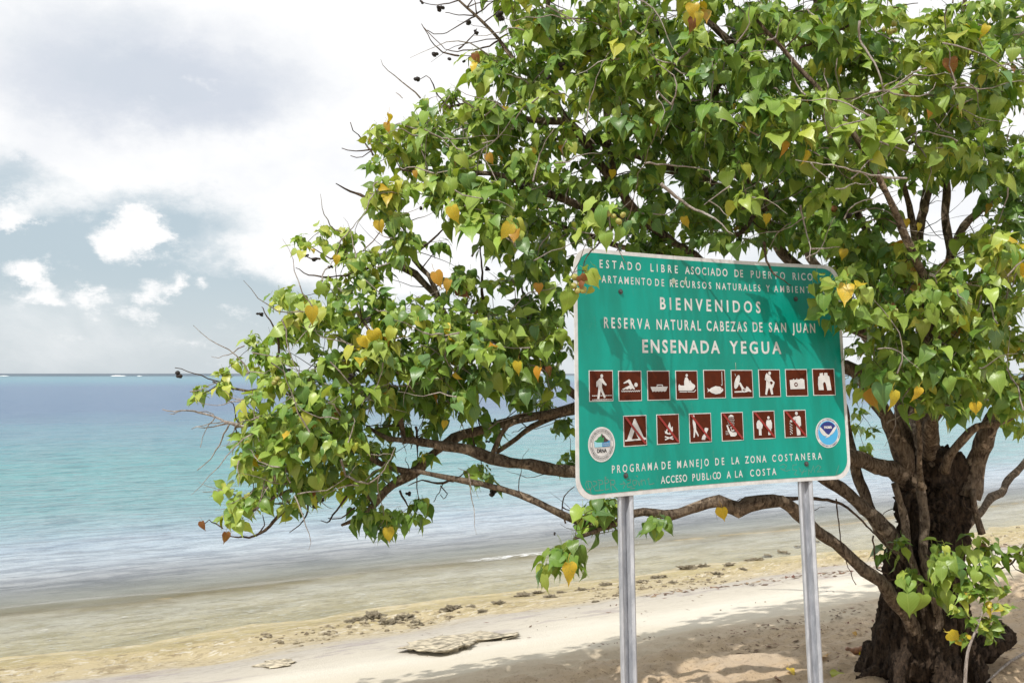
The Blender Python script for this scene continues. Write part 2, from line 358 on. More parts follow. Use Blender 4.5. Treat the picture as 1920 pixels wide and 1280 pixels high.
# ------------------------------------------------------------------ welcome sign
SW_, SH_ = 1.65, 1.10                    # panel width and height, metres
SQ = (0.26986, 4.1518, -0.53289, 0.61841, -0.02163, -0.2766, 0.00408, 0.00084, 0.1538)
SUP = Vector((SQ[7], SQ[8], 1)).normalized()
_tab = [(0., 0., 0.)]
_N = 400
for _i in range(-20, _N + 60): pass
def _yaw(s): u = max(-.1, min(1.1, s / SW_)); return SQ[3] + SQ[4] * u + SQ[5] * u * u
_xs = [0.]; _ys = [0.]
for _i in range(_N):
    a_ = _yaw((_i + .5) / _N * SW_); _xs.append(_xs[-1] + math.cos(a_) * SW_ / _N); _ys.append(_ys[-1] + math.sin(a_) * SW_ / _N)
def SG(s, v, off=0.):
    """point on the bent sign panel: s along, v up, off proud of the face"""
    k = min(max(s / SW_ * _N, 0), _N - 1e-6); i = int(k); f = k - i
    x = _xs[i] + (_xs[i + 1] - _xs[i]) * f; y = _ys[i] + (_ys[i + 1] - _ys[i]) * f
    yw = _yaw(s)
    if s < 0 or s > SW_:
        e = s if s < 0 else s - SW_; x += math.cos(yw) * e; y += math.sin(yw) * e
    d = Vector((math.cos(yw), math.sin(yw), 0)); nrm = d.cross(SUP).normalized()
    return Vector((SQ[0] + x, SQ[1] + y, EYE + SQ[2] + SQ[6] * s)) + SUP * v + nrm * off
def rounded(x0, y0, x1, y1, r, k=8):
    P = []
    for cx, cy, a in ((x1 - r, y1 - r, 0), (x0 + r, y1 - r, 90), (x0 + r, y0 + r, 180), (x1 - r, y0 + r, 270)):
        for j in range(k + 1):
            w = math.radians(a + 90 * j / k); P.append((cx + r * math.cos(w), cy + r * math.sin(w)))
    return P
def circle(cx, cy, r, k=28, ry=None, rot=0.):
    ry = ry or r; c, s_ = math.cos(rot), math.sin(rot)
    return [(cx + r * math.cos(a) * c - ry * math.sin(a) * s_, cy + r * math.cos(a) * s_ + ry * math.sin(a) * c) for a in (2 * math.pi * j / k for j in range(k))]
def flat(polys, off, V, Fc):
    """fill 2D polygons (outer rings, optionally [outer, hole, ...]) on the sign face"""
    for pl in polys:
        rings = pl if isinstance(pl[0], list) else [pl]
        b = len(V); pts = [p for r in rings for p in r]
        tri = tessellate_polygon([[Vector((x, y, 0)) for x, y in r] for r in rings])
        V += [SG(x, y, off) for x, y in pts]
        for tr in tri:
            a, bb, c = (pts[i] for i in tr)
            cr = (bb[0] - a[0]) * (c[1] - a[1]) - (bb[1] - a[1]) * (c[0] - a[0])
            if abs(cr) < 1e-12: continue
            Fc.append(tuple(b + i for i in (tr if cr > 0 else tr[::-1])))
def stroke(pts, w):
    """2D polyline to quads"""
    out = []
    for (x0, y0), (x1, y1) in zip(pts[:-1], pts[1:]):
        dx, dy = x1 - x0, y1 - y0; L = math.hypot(dx, dy)
        if L < 1e-7: continue
        nx, ny = -dy / L * w / 2, dx / L * w / 2; ex, ey = dx / L * w * .3, dy / L * w * .3
        out.append([(x0 - nx - ex, y0 - ny - ey), (x1 - nx + ex, y1 - ny + ey), (x1 + nx + ex, y1 + ny + ey), (x0 + nx - ex, y0 + ny - ey)])
    return out
def signpart(name, polys, off, mat, parent, label=None):
    V, Fc = [], []; flat(polys, off, V, Fc)
    o = pydata(name, V, Fc, mat, parent, smooth=False)
    if label: o['label'] = label
    return o
def text_mesh(body, cap, xs, s0, s1, v, off, bold=.012):
    """verts/faces of a line of lettering running from s0 to s1 with capital height cap"""
    cu = bpy.data.curves.new('t', 'FONT'); cu.body = body; cu.size = 1; cu.offset = bold; cu.resolution_u = 3
    ob = bpy.data.objects.new('t', cu); COL.objects.link(ob)
    def get(sp):
        cu.space_character = sp; bpy.context.view_layer.update()
        me = ob.evaluated_get(bpy.context.evaluated_depsgraph_get()).to_mesh()
        a = np.array([x.co[:2] for x in me.vertices]); f = [tuple(p.vertices) for p in me.polygons]
        ob.to_mesh_clear(); return a, f
    a1, _ = get(1.0); k = cap / CAPH * 1.0
    if s1 is None: sp = 1.0
    else:
        a2, _ = get(1.4); w1, w2 = np.ptp(a1[:, 0]), np.ptp(a2[:, 0])
        sp = 1 + .4 * ((s1 - s0) / (k * xs) - w1) / max(1e-6, (w2 - w1))
    a, f = get(sp)
    x = (a[:, 0] - a[:, 0].min()) * k * xs; y = a[:, 1] * k
    bpy.data.objects.remove(ob); bpy.data.curves.remove(cu)
    return x, y, f
def measure_cap():
    cu = bpy.data.curves.new('t', 'FONT'); cu.body = 'E'; cu.size = 1; cu.offset = .012
    ob = bpy.data.objects.new('t', cu); COL.objects.link(ob); bpy.context.view_layer.update()
    me = ob.evaluated_get(bpy.context.evaluated_depsgraph_get()).to_mesh(); h = max(v.co.y for v in me.vertices)
    ob.to_mesh_clear(); bpy.data.objects.remove(ob); bpy.data.curves.remove(cu); return h
CAPH = measure_cap()
def lettering(words, cap, xs, v, mat, parent, name='lettering', off=.0022, bold=.014, label=None):
    """words: (text, s0, s1)"""
    for w_, s0, s1 in words:
        x, y, f = text_mesh(w_, cap, xs, s0, s1, v, off, bold)
        pydata(name, [SG(s0 + a, v + c, off) for a, c in zip(x, y)], f, mat, parent, smooth=False)
def arc_text(words, cx, cy, r, cap, xs, a0, a1, mat, parent, off, inside=False):
    """letters along an arc; angles in degrees, clockwise when inside is False"""
    x, y, f = text_mesh(words, cap, xs, 0, None, 0, 0, .01)
    W = x.max(); V = []
    for px_, py_ in zip(x, y):
        a = math.radians(a0 + (a1 - a0) * px_ / W); rr = r + (py_ if not inside else -py_)
        V.append(SG(cx + rr * math.cos(a), cy + rr * math.sin(a), off))
    return pydata('ring_lettering', V, f, mat, parent, smooth=False)
def build_sign():
    g, t, p, _ = material('green_sheeting')
    tc = t.new('ShaderNodeTexCoord').outputs['Object']
    st = t.noise(t.mapping(tc, scale=(1, 1, .16)), 9, 5, .6); bl = t.noise(tc, 2.3, 3, .5)
    c = t.mix(t.smooth(st, .35, .68), (.0, .19, .14), (.0, .27, .215)); c = t.mix(t.smooth(bl, .3, .7, 0, .4), c, (.0, .32, .255))
    c = t.mix(t.m('MULTIPLY', t.smooth(t.noise(t.mapping(tc, scale=(1, 1, .3)), 38, 6, .7), .60, .75), .25), c, (.12, .22, .17))
    t.set(p.inputs['Base Color'], c); t.set(p.inputs['Roughness'], t.smooth(st, .3, .7, .30, .48)); p.inputs['Specular IOR Level'].default_value = .28
    white = plain('white_sheeting', (.56, .56, .56), .5, var=.12, scale=25)
    brown = plain('brown_sheeting', (.075, .014, .004), .7, var=.12, scale=40); brown.node_tree.nodes['Principled BSDF'].inputs['Specular IOR Level'].default_value = .15
    red = plain('red_bar_film', (.24, .012, .006), .45)
    black = plain('black_print', (.012, .012, .014), .5); zinc = zinc_material()
    boltm = plain('bolt_steel', (.10, .10, .10), .45, .7); grey = plain('scratch_grey', (.17, .20, .16), .8)
    alu = plain('bare_aluminium', (.35, .35, .35), .5, .8)
    base = SG(SW_ / 2, -1.25); base.z = ground_z(base.x, base.y)
    S = empty('welcome_sign', base, 'large green welcome sign with white lettering and brown pictograms on two steel posts', 'sign')
    WLOC[S.name] = S.location.copy()
    # panel: bent aluminium sheet 4 mm thick
    ring = rounded(0, 0, SW_, SH_, .085, 10)
    nx = 56
    def column(s):
        r = .085; lo, hi = 0, SH_
        if s < r: d = r - math.sqrt(max(0, r * r - (r - s) ** 2)); lo, hi = d, SH_ - d
        if s > SW_ - r: e = s - (SW_ - r); d = r - math.sqrt(max(0, r * r - e * e)); lo, hi = d, SH_ - d
        return lo, hi
    ssx = sorted(set([.085 * (1 - math.cos(j / 8 * math.pi / 2)) for j in range(9)] + [SW_ - .085 * (1 - math.cos(j / 8 * math.pi / 2)) for j in range(9)] + [.085 + (SW_ - .17) * j / nx for j in range(nx + 1)]))
    def sheet(inset, o0, o1, name, mat, parent):
        V, Fc = [], []; W2, H2 = SW_ - 2 * inset, SH_ - 2 * inset
        for s in ssx:
            lo, hi = column(s); sc = lambda q, T_: inset + q / T_ * (T_ - 2 * inset)
            for o in (o0, o1):
                for v in (lo, hi): V.append(SG(sc(s, SW_), sc(v, SH_), o))
        n = len(ssx)
        for i in range(n - 1):
            a, b = 4 * i, 4 * (i + 1)
            Fc += [(a + 2, b + 2, b + 3, a + 3), (a, a + 1, b + 1, b), (a, b, b + 2, a + 2), (a + 1, a + 3, b + 3, b + 1)]
        Fc += [(0, 2, 3, 1), (4 * n - 4, 4 * n - 3, 4 * n - 1, 4 * n - 2)]
        return pydata(name, V, Fc, mat, parent, smooth=False)
    sheet(0, -.004, 0, 'border', white, S); sheet(.0185, .0002, .0015, 'panel', g, S)
    up = lambda o: .0024
    # lettering
    L = lambda *a, **k: lettering(*a, mat=white, parent=S, **k)
    L([('ESTADO', .146, .416), ('LIBRE', .494, .692), ('ASOCIADO', .746, 1.033 - .0), ('DE', 1.083, 1.137), ('PUERTO', 1.185, 1.372), ('RICO', 1.405, 1.484)][:0] or
      [('ESTADO', .146, .393), ('LIBRE', .452, .622), ('ASOCIADO', .668, .940), ('DE', .985, 1.040), ('PUERTO', 1.090, 1.310), ('RICO', 1.358, 1.484)], .037, .80, 1.0155)
    L([('DEPARTAMENTO', .066, .456), ('DE', .478, .534), ('RECURSOS', .570, .832), ('NATURALES', .864, 1.148), ('Y', 1.184, 1.204), ('AMBIENTALES', 1.235, 1.590)], .0335, .78, .948)
    L([('BIENVENIDOS', .505, 1.143)], .056, .85, .8385, bold=.022)
    L([('RESERVA', .166, .440), ('NATURAL', .480, .757), ('CABEZAS', .793, 1.050), ('DE', 1.087, 1.150), ('SAN', 1.190, 1.300), ('JUAN', 1.338, 1.482)], .0475, .70, .7425, bold=.018)
    L([('ENSENADA', .390, .872), ('YEGUA', .934, 1.262)], .0585, .92, .634, bold=.026)
    L([('PROGRAMA', .197, .467), ('DE', .488, .542), ('MANEJO', .582, .776), ('DE', .816, .872), ('LA', .918, .966), ('ZONA', 1.002, 1.135), ('COSTANERA', 1.172, 1.479)], .033, .76, .103)
    L([('ACCESO', .481, .640), ('PUBL', .672, .775), ('CO', .797, .848), ('A', .884, .905), ('LA', .936, .984), ('COSTA', 1.030, 1.193)], .032, .80, .0395)
    L([('I', .783, .789)], .020, .8, .0395)
    # bolts
    for s, v in ((.266, .911), (1.370, .915), (.275, .088), (1.381, .084)):
        V, Fc = [], []; k = 14
        for j, (r, o) in enumerate(((.0125, .0016), (.0125, .0045), (.0085, .0048), (.0080, .0095), (.004, .0115))):
            V += [SG(s + r * math.cos(a), v + r * math.sin(a), o) for a in (2 * math.pi * i / k for i in range(k))]
        for j in range(4):
            for i in range(k): Fc.append((j * k + i, j * k + (i + 1) % k, (j + 1) * k + (i + 1) % k, (j + 1) * k + i))
        Fc.append(tuple(4 * k + i for i in range(k)))
        pydata('bolt', V, Fc, boltm, S, smooth=False)
    # posts: galvanised hat-section steel behind the panel
    for s in (.2855, 1.3805):
        prof = [(-.0415, .0), (-.0415, -.006), (-.026, -.009), (-.0225, -.034), (.0225, -.034), (.026, -.009), (.0415, -.006), (.0415, .0),
                (.033, .0035), (.021, -.004), (.0175, -.028), (-.0175, -.028), (-.021, -.004), (-.033, .0035)]
        # the channel opens towards the viewer: flanges at the edges, groove in the middle
        V, Fc = [], []; n = 26; L0 = -1.62; L1 = 1.02
        for j in range(n + 1):
            v = L0 + (L1 - L0) * j / n
            for a, o in prof: V.append(SG(s + a, v, o - .0085))
        m_ = len(prof)
        for j in range(n):
            for i in range(m_): Fc.append((j * m_ + i, (j + 1) * m_ + i, (j + 1) * m_ + (i + 1) % m_, j * m_ + (i + 1) % m_))
        Fc += [tuple(range(m_)), tuple(n * m_ + i for i in range(m_))[::-1]]
        po = pydata('post', V, Fc, zinc, S, smooth=False)
    # pictogram plates
    OS = .1365
    def plate(cs, cv, box, polys, dark=(), bar=False, light=(), label=''):
        """polys in zoomed-photograph units inside box (x0, y0, x1, y1)"""
        x0, y0, x1, y1 = box; h = OS / 2
        cv_ = lambda P: [(cs - h + (x - x0) / (x1 - x0) * OS, cv + h - (y - y0) / (y1 - y0) * OS) for x, y in P]
        def slab(h_, o0, o1, name, mat, par):
            V, Fc = [], []; n = 6
            for j in range(n + 1):
                s = cs - h_ + 2 * h_ * j / n
                for v in (cv - h_, cv + h_):
                    for o in (o0, o1): V.append(SG(s, v, o))
            for j in range(n):
                a = 4 * j; b = a + 4
                Fc += [(a + 1, b + 1, b + 3, a + 3), (a, b, b + 1, a + 1), (a + 2, a + 3, b + 3, b + 2)]
            Fc += [(0, 1, 3, 2), (4 * n, 4 * n + 2, 4 * n + 3, 4 * n + 1)]
            return pydata(name, V, Fc, mat, par, smooth=False)
        pl = slab(h, .0017, .0030, 'pictogram_plate', white, S); pl['label'] = label
        slab(h - .0038, .0031, .0037, 'brown_field', brown, pl)
        wp = [([cv_(r) for r in q] if isinstance(q[0], list) else cv_(q)) for q in polys]
        signpart('symbol', wp, .0052, white, pl)
        if dark: signpart('symbol_detail', [cv_(q) for q in dark], .0060, brown, pl)
        if light: signpart('symbol_highlight', [cv_(q) for q in light], .0066, white, pl)
        if bar:
            a = .058; w = .0075
            signpart('prohibition_bar', [[(cs - a - w, cv + a + .003), (cs - a + w, cv + a + .003), (cs + a + w, cv - a - .003), (cs + a - w, cv - a - .003)]], .0072, red, pl)
    def st_(pts, w): return stroke(pts, w)
    # 1 walker on a trail
    dash = []
    for yy in (303, 339):
        x = 188
        while x < 372: dash.append([(x, yy - 3.5), (x, yy + 3.5), (min(372, x + 13), yy + 3.5), (min(372, x + 13), yy - 3.5)]); x += 16
    plate(.143, .484, (165, 73, 387, 355), [circle(280, 125, 13, 18, 17), [(256, 150), (268, 143), (288, 144), (300, 168), (325, 203), (318, 216), (292, 198), (282, 186), (281, 232), (298, 280), (314, 320), (298, 326), (268, 256), (254, 332), (235, 332), (246, 250), (246, 198), (238, 225), (229, 222), (229, 178)]] + dash, label='brown plate with a white walking figure on a trail')
    # 2 swimmer
    wave = [(458 + i * 8.7, 262 + (5 if i % 2 else -5)) for i in range(21)]
    plate(.311, .482, (436, 75, 650, 352), [circle(595, 205, 16, 18, 20), [(478, 186), (530, 154), (542, 160), (556, 190), (586, 243), (574, 247), (560, 238), (545, 248), (530, 238), (515, 248), (498, 240), (482, 250), (462, 246), (500, 226), (538, 208), (522, 182), (484, 194)]] + st_(wave, 6), label='brown plate with a white swimmer')
    # 3 motor boat
    plate(.482, .482, (701, 73, 912, 348), [[(727, 223), (778, 223), (791, 210), (782, 203), (842, 203), (846, 222), (890, 223), (872, 264), (860, 270), (846, 264), (832, 270), (818, 264), (804, 270), (790, 264), (776, 270), (762, 264), (745, 270)]], dark=[[(797, 212), (834, 212), (836, 221), (788, 221)]], label='brown plate with a white motor boat')
    # 4 personal watercraft
    plate(.655, .482, (963, 70, 1170, 341), [circle(1066, 116, 11, 16, 14), [(984, 215), (992, 196), (1005, 209), (1040, 211), (1040, 172), (1050, 136), (1068, 131), (1080, 152), (1094, 188), (1089, 165), (1098, 163), (1112, 187), (1140, 207), (1143, 224), (1128, 247), (1108, 259), (986, 257)]] + st_([(996, 268), (1062, 269)], 7) + st_([(1072, 268), (1130, 271), (1147, 253)], 7), label='brown plate with a white rider on a craft with runners')
    # 5 fishing
    plate(.829, .485, (1222, 67, 1423, 330), [[(1250, 234), (1268, 248), (1292, 232), (1330, 218), (1368, 224), (1398, 246), (1398, 262), (1370, 286), (1330, 294), (1290, 280), (1268, 262), (1252, 276), (1258, 256)]] + st_([(1391, 86), (1391, 205), (1386, 213), (1381, 206)], 5), dark=[circle(1383, 244, 4, 8, 5)], label='brown plate with a white fish and fishing line')
    # 6 parasol and lounger
    plate(1.003, .484, (148, 65, 350, 323), [circle(200, 176, 22, 20, 66, .30)[:], [(215, 188), (232, 180), (246, 208), (262, 234), (278, 240), (286, 217), (302, 226), (331, 263), (326, 271), (302, 264), (286, 270), (262, 274), (240, 270), (240, 238)]] + st_([(176, 267), (262, 265)], 12) + st_([(183, 100), (188, 120)], 4), dark=[[(246, 246), (262, 240), (276, 250), (262, 262)]], light=[[(254, 249), (266, 247), (264, 256)]], label='brown plate with a white parasol and reclining figure')
    # 7 hiker with pack
    plate(1.177, .486, (403, 62, 601, 314), [circle(504, 97, 12, 16, 16), [(466, 112), (478, 94), (490, 112), (506, 118), (520, 154), (546, 180), (534, 222), (522, 240), (528, 290), (510, 293), (500, 246), (492, 226), (478, 262), (470, 296), (455, 290), (464, 230), (470, 166), (457, 155)]], dark=[[(500, 176), (520, 172), (530, 184), (512, 206)]], label='brown plate with a white hiker leaning forward')
    # 8 camera
    plate(1.347, .487, (652, 60, 852, 309), [[(687, 160), (718, 158), (718, 150), (728, 150), (728, 157), (750, 156), (750, 146), (757, 146), (757, 155), (782, 154), (782, 148), (808, 148), (808, 154), (821, 155), (823, 242), (690, 244)]], dark=[circle(742, 202, 16, 20, 20)], light=[circle(742, 202, 8, 14, 10)], label='brown plate with a white camera')
    # 9 binoculars
    plate(1.516, .489, (903, 53, 1106, 300), [[(952, 250), (948, 196), (954, 130), (968, 118), (968, 96), (998, 92), (1000, 116), (1008, 116), (1010, 92), (1038, 92), (1040, 116), (1055, 126), (1062, 190), (1068, 252), (1030, 254), (1020, 192), (1012, 178), (1002, 178), (994, 192), (998, 250)]], label='brown plate with white binoculars')
    # lower row, all struck through with a red bar
    plate(.335, .2815, (489, 486, 694, 765), [[(498, 704), (516, 704), (582, 516), (592, 516), (664, 688), (684, 694), (684, 712), (498, 718)]], dark=[[(583, 628), (556, 700), (616, 699)]], bar=True, label='brown plate with a white tent struck out in red')
    plate(.532, .2815, (788, 478, 1000, 745), [[(907, 549), (918, 588), (924, 602), (934, 588), (937, 625), (926, 648), (915, 662), (884, 657), (862, 648), (860, 622), (868, 634), (882, 604)]] + st_([(862, 678), (936, 702)], 11) + st_([(862, 704), (936, 678)], 11), dark=[[(893, 612), (902, 628), (900, 648), (886, 644), (880, 630)], [(868, 690), (864, 694), (870, 694)]], bar=True, label='brown plate with a white camp fire struck out in red')
    plate(.731, .2805, (1088, 467, 1298, 734), [circle(1128, 494, 9, 14, 12), [(1120, 516), (1134, 516), (1146, 560), (1150, 618), (1172, 668), (1166, 682), (1142, 634), (1132, 686), (1121, 686), (1126, 612), (1118, 552)], [(1234, 600), (1262, 606), (1266, 614), (1258, 632), (1248, 646), (1260, 690), (1252, 698), (1240, 682), (1230, 712), (1197, 708), (1206, 678), (1230, 652), (1228, 616)]], bar=True, label='brown plate with a white figure and sitting dog struck out in red')
    dots = [(118 + i * 9 + (j % 2) * 4, 515 + j * 15) for j in range(5) for i in range(7)] + [(98 + i * 9, 628 + j * 14) for j in range(3) for i in range(3)]
    plate(.931, .2805, (60, 459, 263, 717), [[(149, 479), (168, 490), (176, 502), (123, 503), (132, 492)], [(102, 576), (114, 574), (136, 628), (160, 640), (196, 640), (197, 664), (180, 678), (140, 676), (118, 628)], [(138, 592), (162, 590), (182, 608), (176, 628), (150, 632)]] + [[(x - 2, y - 4), (x - 2, y + 4), (x + 2, y + 4), (x + 2, y - 4)] for x, y in dots], dark=[[(146, 600), (162, 598), (170, 612), (152, 620)]], bar=True, label='brown plate with a white shower over a basin struck out in red')
    plate(1.130, .2825, (353, 445, 552, 700), [circle(409, 509, 7, 12, 10), [(402, 528), (416, 528), (428, 548), (438, 574), (432, 606), (423, 610), (424, 666), (400, 666), (400, 610), (383, 602), (381, 560), (390, 536)], circle(493, 509, 11, 14, 14), [(476, 530), (514, 530), (523, 560), (521, 606), (512, 612), (511, 664), (484, 666), (486, 612), (472, 594), (469, 552)]], bar=True, label='brown plate with a white woman and man struck out in red')
    bits = [(690 + (j % 3) * 8, 558 + j * 8) for j in range(13)]
    plate(1.325, .2830, (640, 434, 840, 686), [circle(753, 466, 13, 16, 16), [(736, 494), (780, 490), (789, 506), (790, 580), (780, 580), (781, 664), (749, 668), (746, 592), (742, 522), (706, 547), (688, 541), (694, 529)]] + [[(x - 4, y - 4), (x - 3, y + 5), (x + 4, y + 3), (x + 3, y - 5)] for x, y in bits], bar=True, label='brown plate with a white figure dropping litter struck out in red')
    # round emblems
    green_ = plain('emblem_green', (.02, .20, .06), .5); dk = plain('emblem_dark_brown', (.045, .02, .02), .5)
    blu = plain('emblem_sea_blue', (.03, .20, .42), .5); navy = plain('emblem_navy', (.012, .02, .16), .45); sky_ = plain('emblem_light_blue', (.05, .34, .62), .45)
    lb = plain('emblem_pale_blue', (.25, .52, .62), .5)
    def disc(cx, cy, r, o0, o1, mat, par, name, k=40):
        V = [SG(cx, cy, o1)]; Fc = []
        for o in (o1, o0): V += [SG(x, y, o) for x, y in circle(cx, cy, r, k)]
        for i in range(k): j = (i + 1) % k; Fc += [(0, 1 + i, 1 + j), (1 + i, 1 + k + i, 1 + k + j, 1 + j)]
        return pydata(name, V, Fc, mat, par, smooth=False)
    cx, cy = .141, .2295
    E1 = disc(cx, cy, .0755, .0018, .0032, white, S, 'round_emblem'); E1['label'] = 'white round emblem with a green and brown peak over blue water'
    for r in (.0665, .0520): signpart('emblem_ring', [[circle(cx, cy, r + .0006, 48), circle(cx, cy, r - .0006, 48)]], .0042, black, E1)
    arc_text('ESTADO LIBRE ASOCIADO DE PUERTO RICO', cx, cy, .0565, .0062, .7, 168, 12, black, E1, .0043)
    arc_text('DEPARTAMENTO DE RECURSOS NATURALES Y AMBIENTALES', cx, cy, .0625, .0062, .6, 190, 350, black, E1, .0043, inside=True)
    z3 = lambda P: [(cx + (x - 281) / 248 * .151, cy - (y - 755) / 316 * .151) for x, y in P]
    signpart('peak', [z3([(208, 745), (215, 720), (235, 712), (250, 690), (270, 680), (281, 656), (281, 745)])], .0044, green_, E1)
    signpart('dark_peak', [z3([(281, 656), (292, 672), (305, 680), (322, 705), (345, 720), (352, 745), (281, 745)])], .0044, dk, E1)
    signpart('green_slope', [z3([(281, 700), (300, 690), (296, 745), (281, 745)])], .0050, green_, E1)
    signpart('pale_water', [z3([(208, 722), (235, 736), (281, 738), (281, 778), (212, 778)])], .0056, lb, E1)
    signpart('blue_water', [z3([(281, 738), (325, 735), (354, 718), (354, 775), (281, 778)])], .0056, blu, E1)
    signpart('wave_line', [q for yy in (748, 762) for q in stroke(z3([(285 + i * 8, yy + (4 if i % 2 else -3)) for i in range(9)]), .0012)], .0062, white, E1)
    lettering([('DRNA', cx - .0275, cx + .0275)], .0155, .9, cy - .0345, black, E1, name='emblem_lettering', off=.0044, bold=.03)
    cx2, cy2 = 1.523, .2325
    E2 = disc(cx2, cy2, .0745, .0018, .0032, white, S, 'round_emblem'); E2['label'] = 'white round emblem with a white bird between dark and light blue'
    z4 = lambda P: [(cx2 + (x - 1041) / 225 * .149, cy2 - (y - 646) / 276 * .149) for x, y in P]
    disc(cx2, cy2, .0600, .0034, .0042, sky_, E2, 'light_blue_field')
    signpart('navy_field', [z3_ for z3_ in [z4([(972, 590), (985, 568), (1005, 552), (1030, 543), (1055, 543), (1080, 554), (1100, 572), (1112, 592), (1090, 612), (1068, 640), (1048, 660), (1030, 660), (1012, 640), (992, 612)])]], .0049, navy, E2)
    signpart('white_bird', [z4([(964, 594), (974, 592), (1000, 622), (1024, 652), (1040, 664), (1050, 662), (1070, 636), (1092, 604), (1112, 584), (1118, 604), (1096, 640), (1074, 662), (1060, 668), (1050, 682), (1010, 694), (1030, 678), (1000, 672), (976, 648), (962, 616)])], .0055, white, E2)
    lettering([('noaa', cx2 - .0235, cx2 + .0235)], .0170, 1.1, cy2 + .022, white, E2, name='emblem_lettering', off=.0062, bold=.03)
    arc_text('NATIONAL OCEANIC AND ATMOSPHERIC ADMINISTRATION', cx2, cy2, .0640, .0058, .6, 205, -25, navy, E2, .0044)
    arc_text('U.S. DEPARTMENT OF COMMERCE', cx2, cy2, .0700, .0058, .7, 222, 318, navy, E2, .0044, inside=True)
    # scratched graffiti, sticker remains
    iv = lambda P: P
    def z3s(x, y): return (.197 + (x - 378) * .000622, .103 - (y - 1010 + (x - 378) * .0700) * .000470)
    G = [[(150, 1075), (140, 1110), (150, 1150), (185, 1155), (200, 1120), (190, 1085), (160, 1075), (165, 1120), (190, 1190)], [(205, 1080), (240, 1085), (240, 1115), (210, 1125), (225, 1165), (260, 1165)],
         [(250, 1070), (290, 1075), (295, 1105), (262, 1112), (260, 1080), (265, 1165), (300, 1160)], [(310, 1070), (340, 1065), (350, 1090), (320, 1105), (312, 1075), (318, 1160), (350, 1150)],
         [(362, 1070), (400, 1075), (405, 1105), (370, 1115), (362, 1078), (370, 1165)], [(385, 1115), (425, 1165)], [(315, 1040), (325, 1050), (318, 1060), (312, 1048)], [(280, 1195), (312, 1192)], [(450, 1110), (495, 1105)], [(478, 1085), (500, 1110), (478, 1150)],
         [(520, 1075), (550, 1070), (545, 1100), (515, 1110), (520, 1140), (560, 1135)], [(570, 1080), (600, 1075), (605, 1110), (580, 1130), (568, 1105), (570, 1080)], [(615, 1080), (630, 1130), (640, 1080)], [(650, 1070), (655, 1125)], [(650, 1085), (680, 1075), (690, 1120)],
         [(705, 1075), (720, 1060), (722, 1120), (770, 1110)], [(545, 1155), (590, 1150)], [(620, 1168), (660, 1165)], [(600, 1040), (612, 1035), (615, 1048)]]
    signpart('scratched_graffiti', [q for P in G for q in stroke([z3s(*p_) for p_ in P], .0021)], .0019, grey, S, 'scratched bubble letters in the lower left corner')
    def z4s(x, y): return (1.193 + (x - 565) * .000660, .0395 - (y - 1035 + (x - 565) * .0800) * .00051)
    G = [[(600, 950), (640, 930), (665, 950), (640, 985), (605, 975)], [(620, 985), (660, 1000), (700, 985)], [(760, 935), (725, 940), (720, 985), (760, 985), (735, 1030), (765, 1035)], [(780, 960), (800, 1010), (850, 990)], [(830, 975), (800, 1035)], [(865, 1035), (870, 980), (890, 1010), (915, 940), (925, 1005)],
         [(930, 965), (960, 935), (985, 950), (950, 1000), (1010, 990)], [(1150, 930), (1115, 1030), (1150, 1015)]]
    signpart('scratched_graffiti', [q for P in G for q in stroke([z4s(*p_) for p_ in P], .0013)], .0019, grey, S, 'faint scratched scrawl in the lower right corner')
    res = plain('sticker_residue', (.30, .36, .28), .8, var=.3, scale=80)
    signpart('sticker_residue', [circle(.592, .976, .012, 14, .014), [(.655, .962), (.668, 1.0), (.675, 1.0), (.668, .960)], [(.965, .588), (.968, .588), (.9685, .556), (.9655, .556)]], .0034, res, S)
def zinc_material():
    m, t, p, _ = material('galvanised_steel')
    tc = t.new('ShaderNodeTexCoord').outputs['Object']
    a = t.noise(t.mapping(tc, scale=(1, 1, .25)), 30, 5, .65); b = t.noise(tc, 130, 4, .7)
    c = t.mix(t.smooth(a, .3, .7), (.34, .36, .40), (.55, .57, .61)); c = t.mix(t.smooth(b, .62, .72, 0, .6), c, (.75, .76, .78)); c = t.mix(t.smooth(a, .70, .8, 0, .6), c, (.14, .15, .16))
    t.set(p.inputs['Base Color'], c); p.inputs['Metallic'].default_value = .55; t.set(p.inputs['Roughness'], t.smooth(b, .3, .7, .42, .62))
    t.set(p.inputs['Normal'], t.bump(b, .25, .002))
    return m
build_sign()
# ------------------------------------------------------------------ bark, leaf and pod materials
def bark_material(name, dark, light, scale=1., lich=.35):
    m, t, p, _ = material(name)
    tc = t.new('ShaderNodeTexCoord').outputs['Object']
    a = t.noise(tc, 9 * scale, 6, .65, .4); b = t.noise(t.mapping(tc, scale=(1, 1, .35)), 38 * scale, 6, .7, .3); c_ = t.noise(tc, 120 * scale, 3, .7)
    c = t.mix(t.smooth(b, .32, .66), dark, light); c = t.mix(t.smooth(a, .56, .68, 0, lich), c, tuple(min(1, x * 2.0 + .04) for x in light))
    c = t.mix(t.smooth(c_, .6, .75, 0, .5), c, tuple(x * .5 for x in dark))
    t.set(p.inputs['Base Color'], c); p.inputs['Roughness'].default_value = .9; p.inputs['Specular IOR Level'].default_value = .2
    h = t.m('ADD', t.m('MULTIPLY', b, 1.4), t.m('MULTIPLY', c_, .6)); t.set(p.inputs['Normal'], t.bump(h, 1.0, .03 / scale))
    return m
BARK = bark_material('bark', (.05, .034, .025), (.29, .225, .165), 1.5, .9)
TRUNK = bark_material('old_trunk_bark', (.013, .009, .007), (.10, .068, .046), 1.2, .2)
TWIG = bark_material('twig_bark', (.05, .032, .022), (.17, .12, .085), 1.6, .2)
PALE = bark_material('bare_twig_bark', (.28, .23, .20), (.56, .50, .45), 1.6, .4)
POD = plain('dry_pod', (.018, .013, .012), .8, var=.4, scale=60)
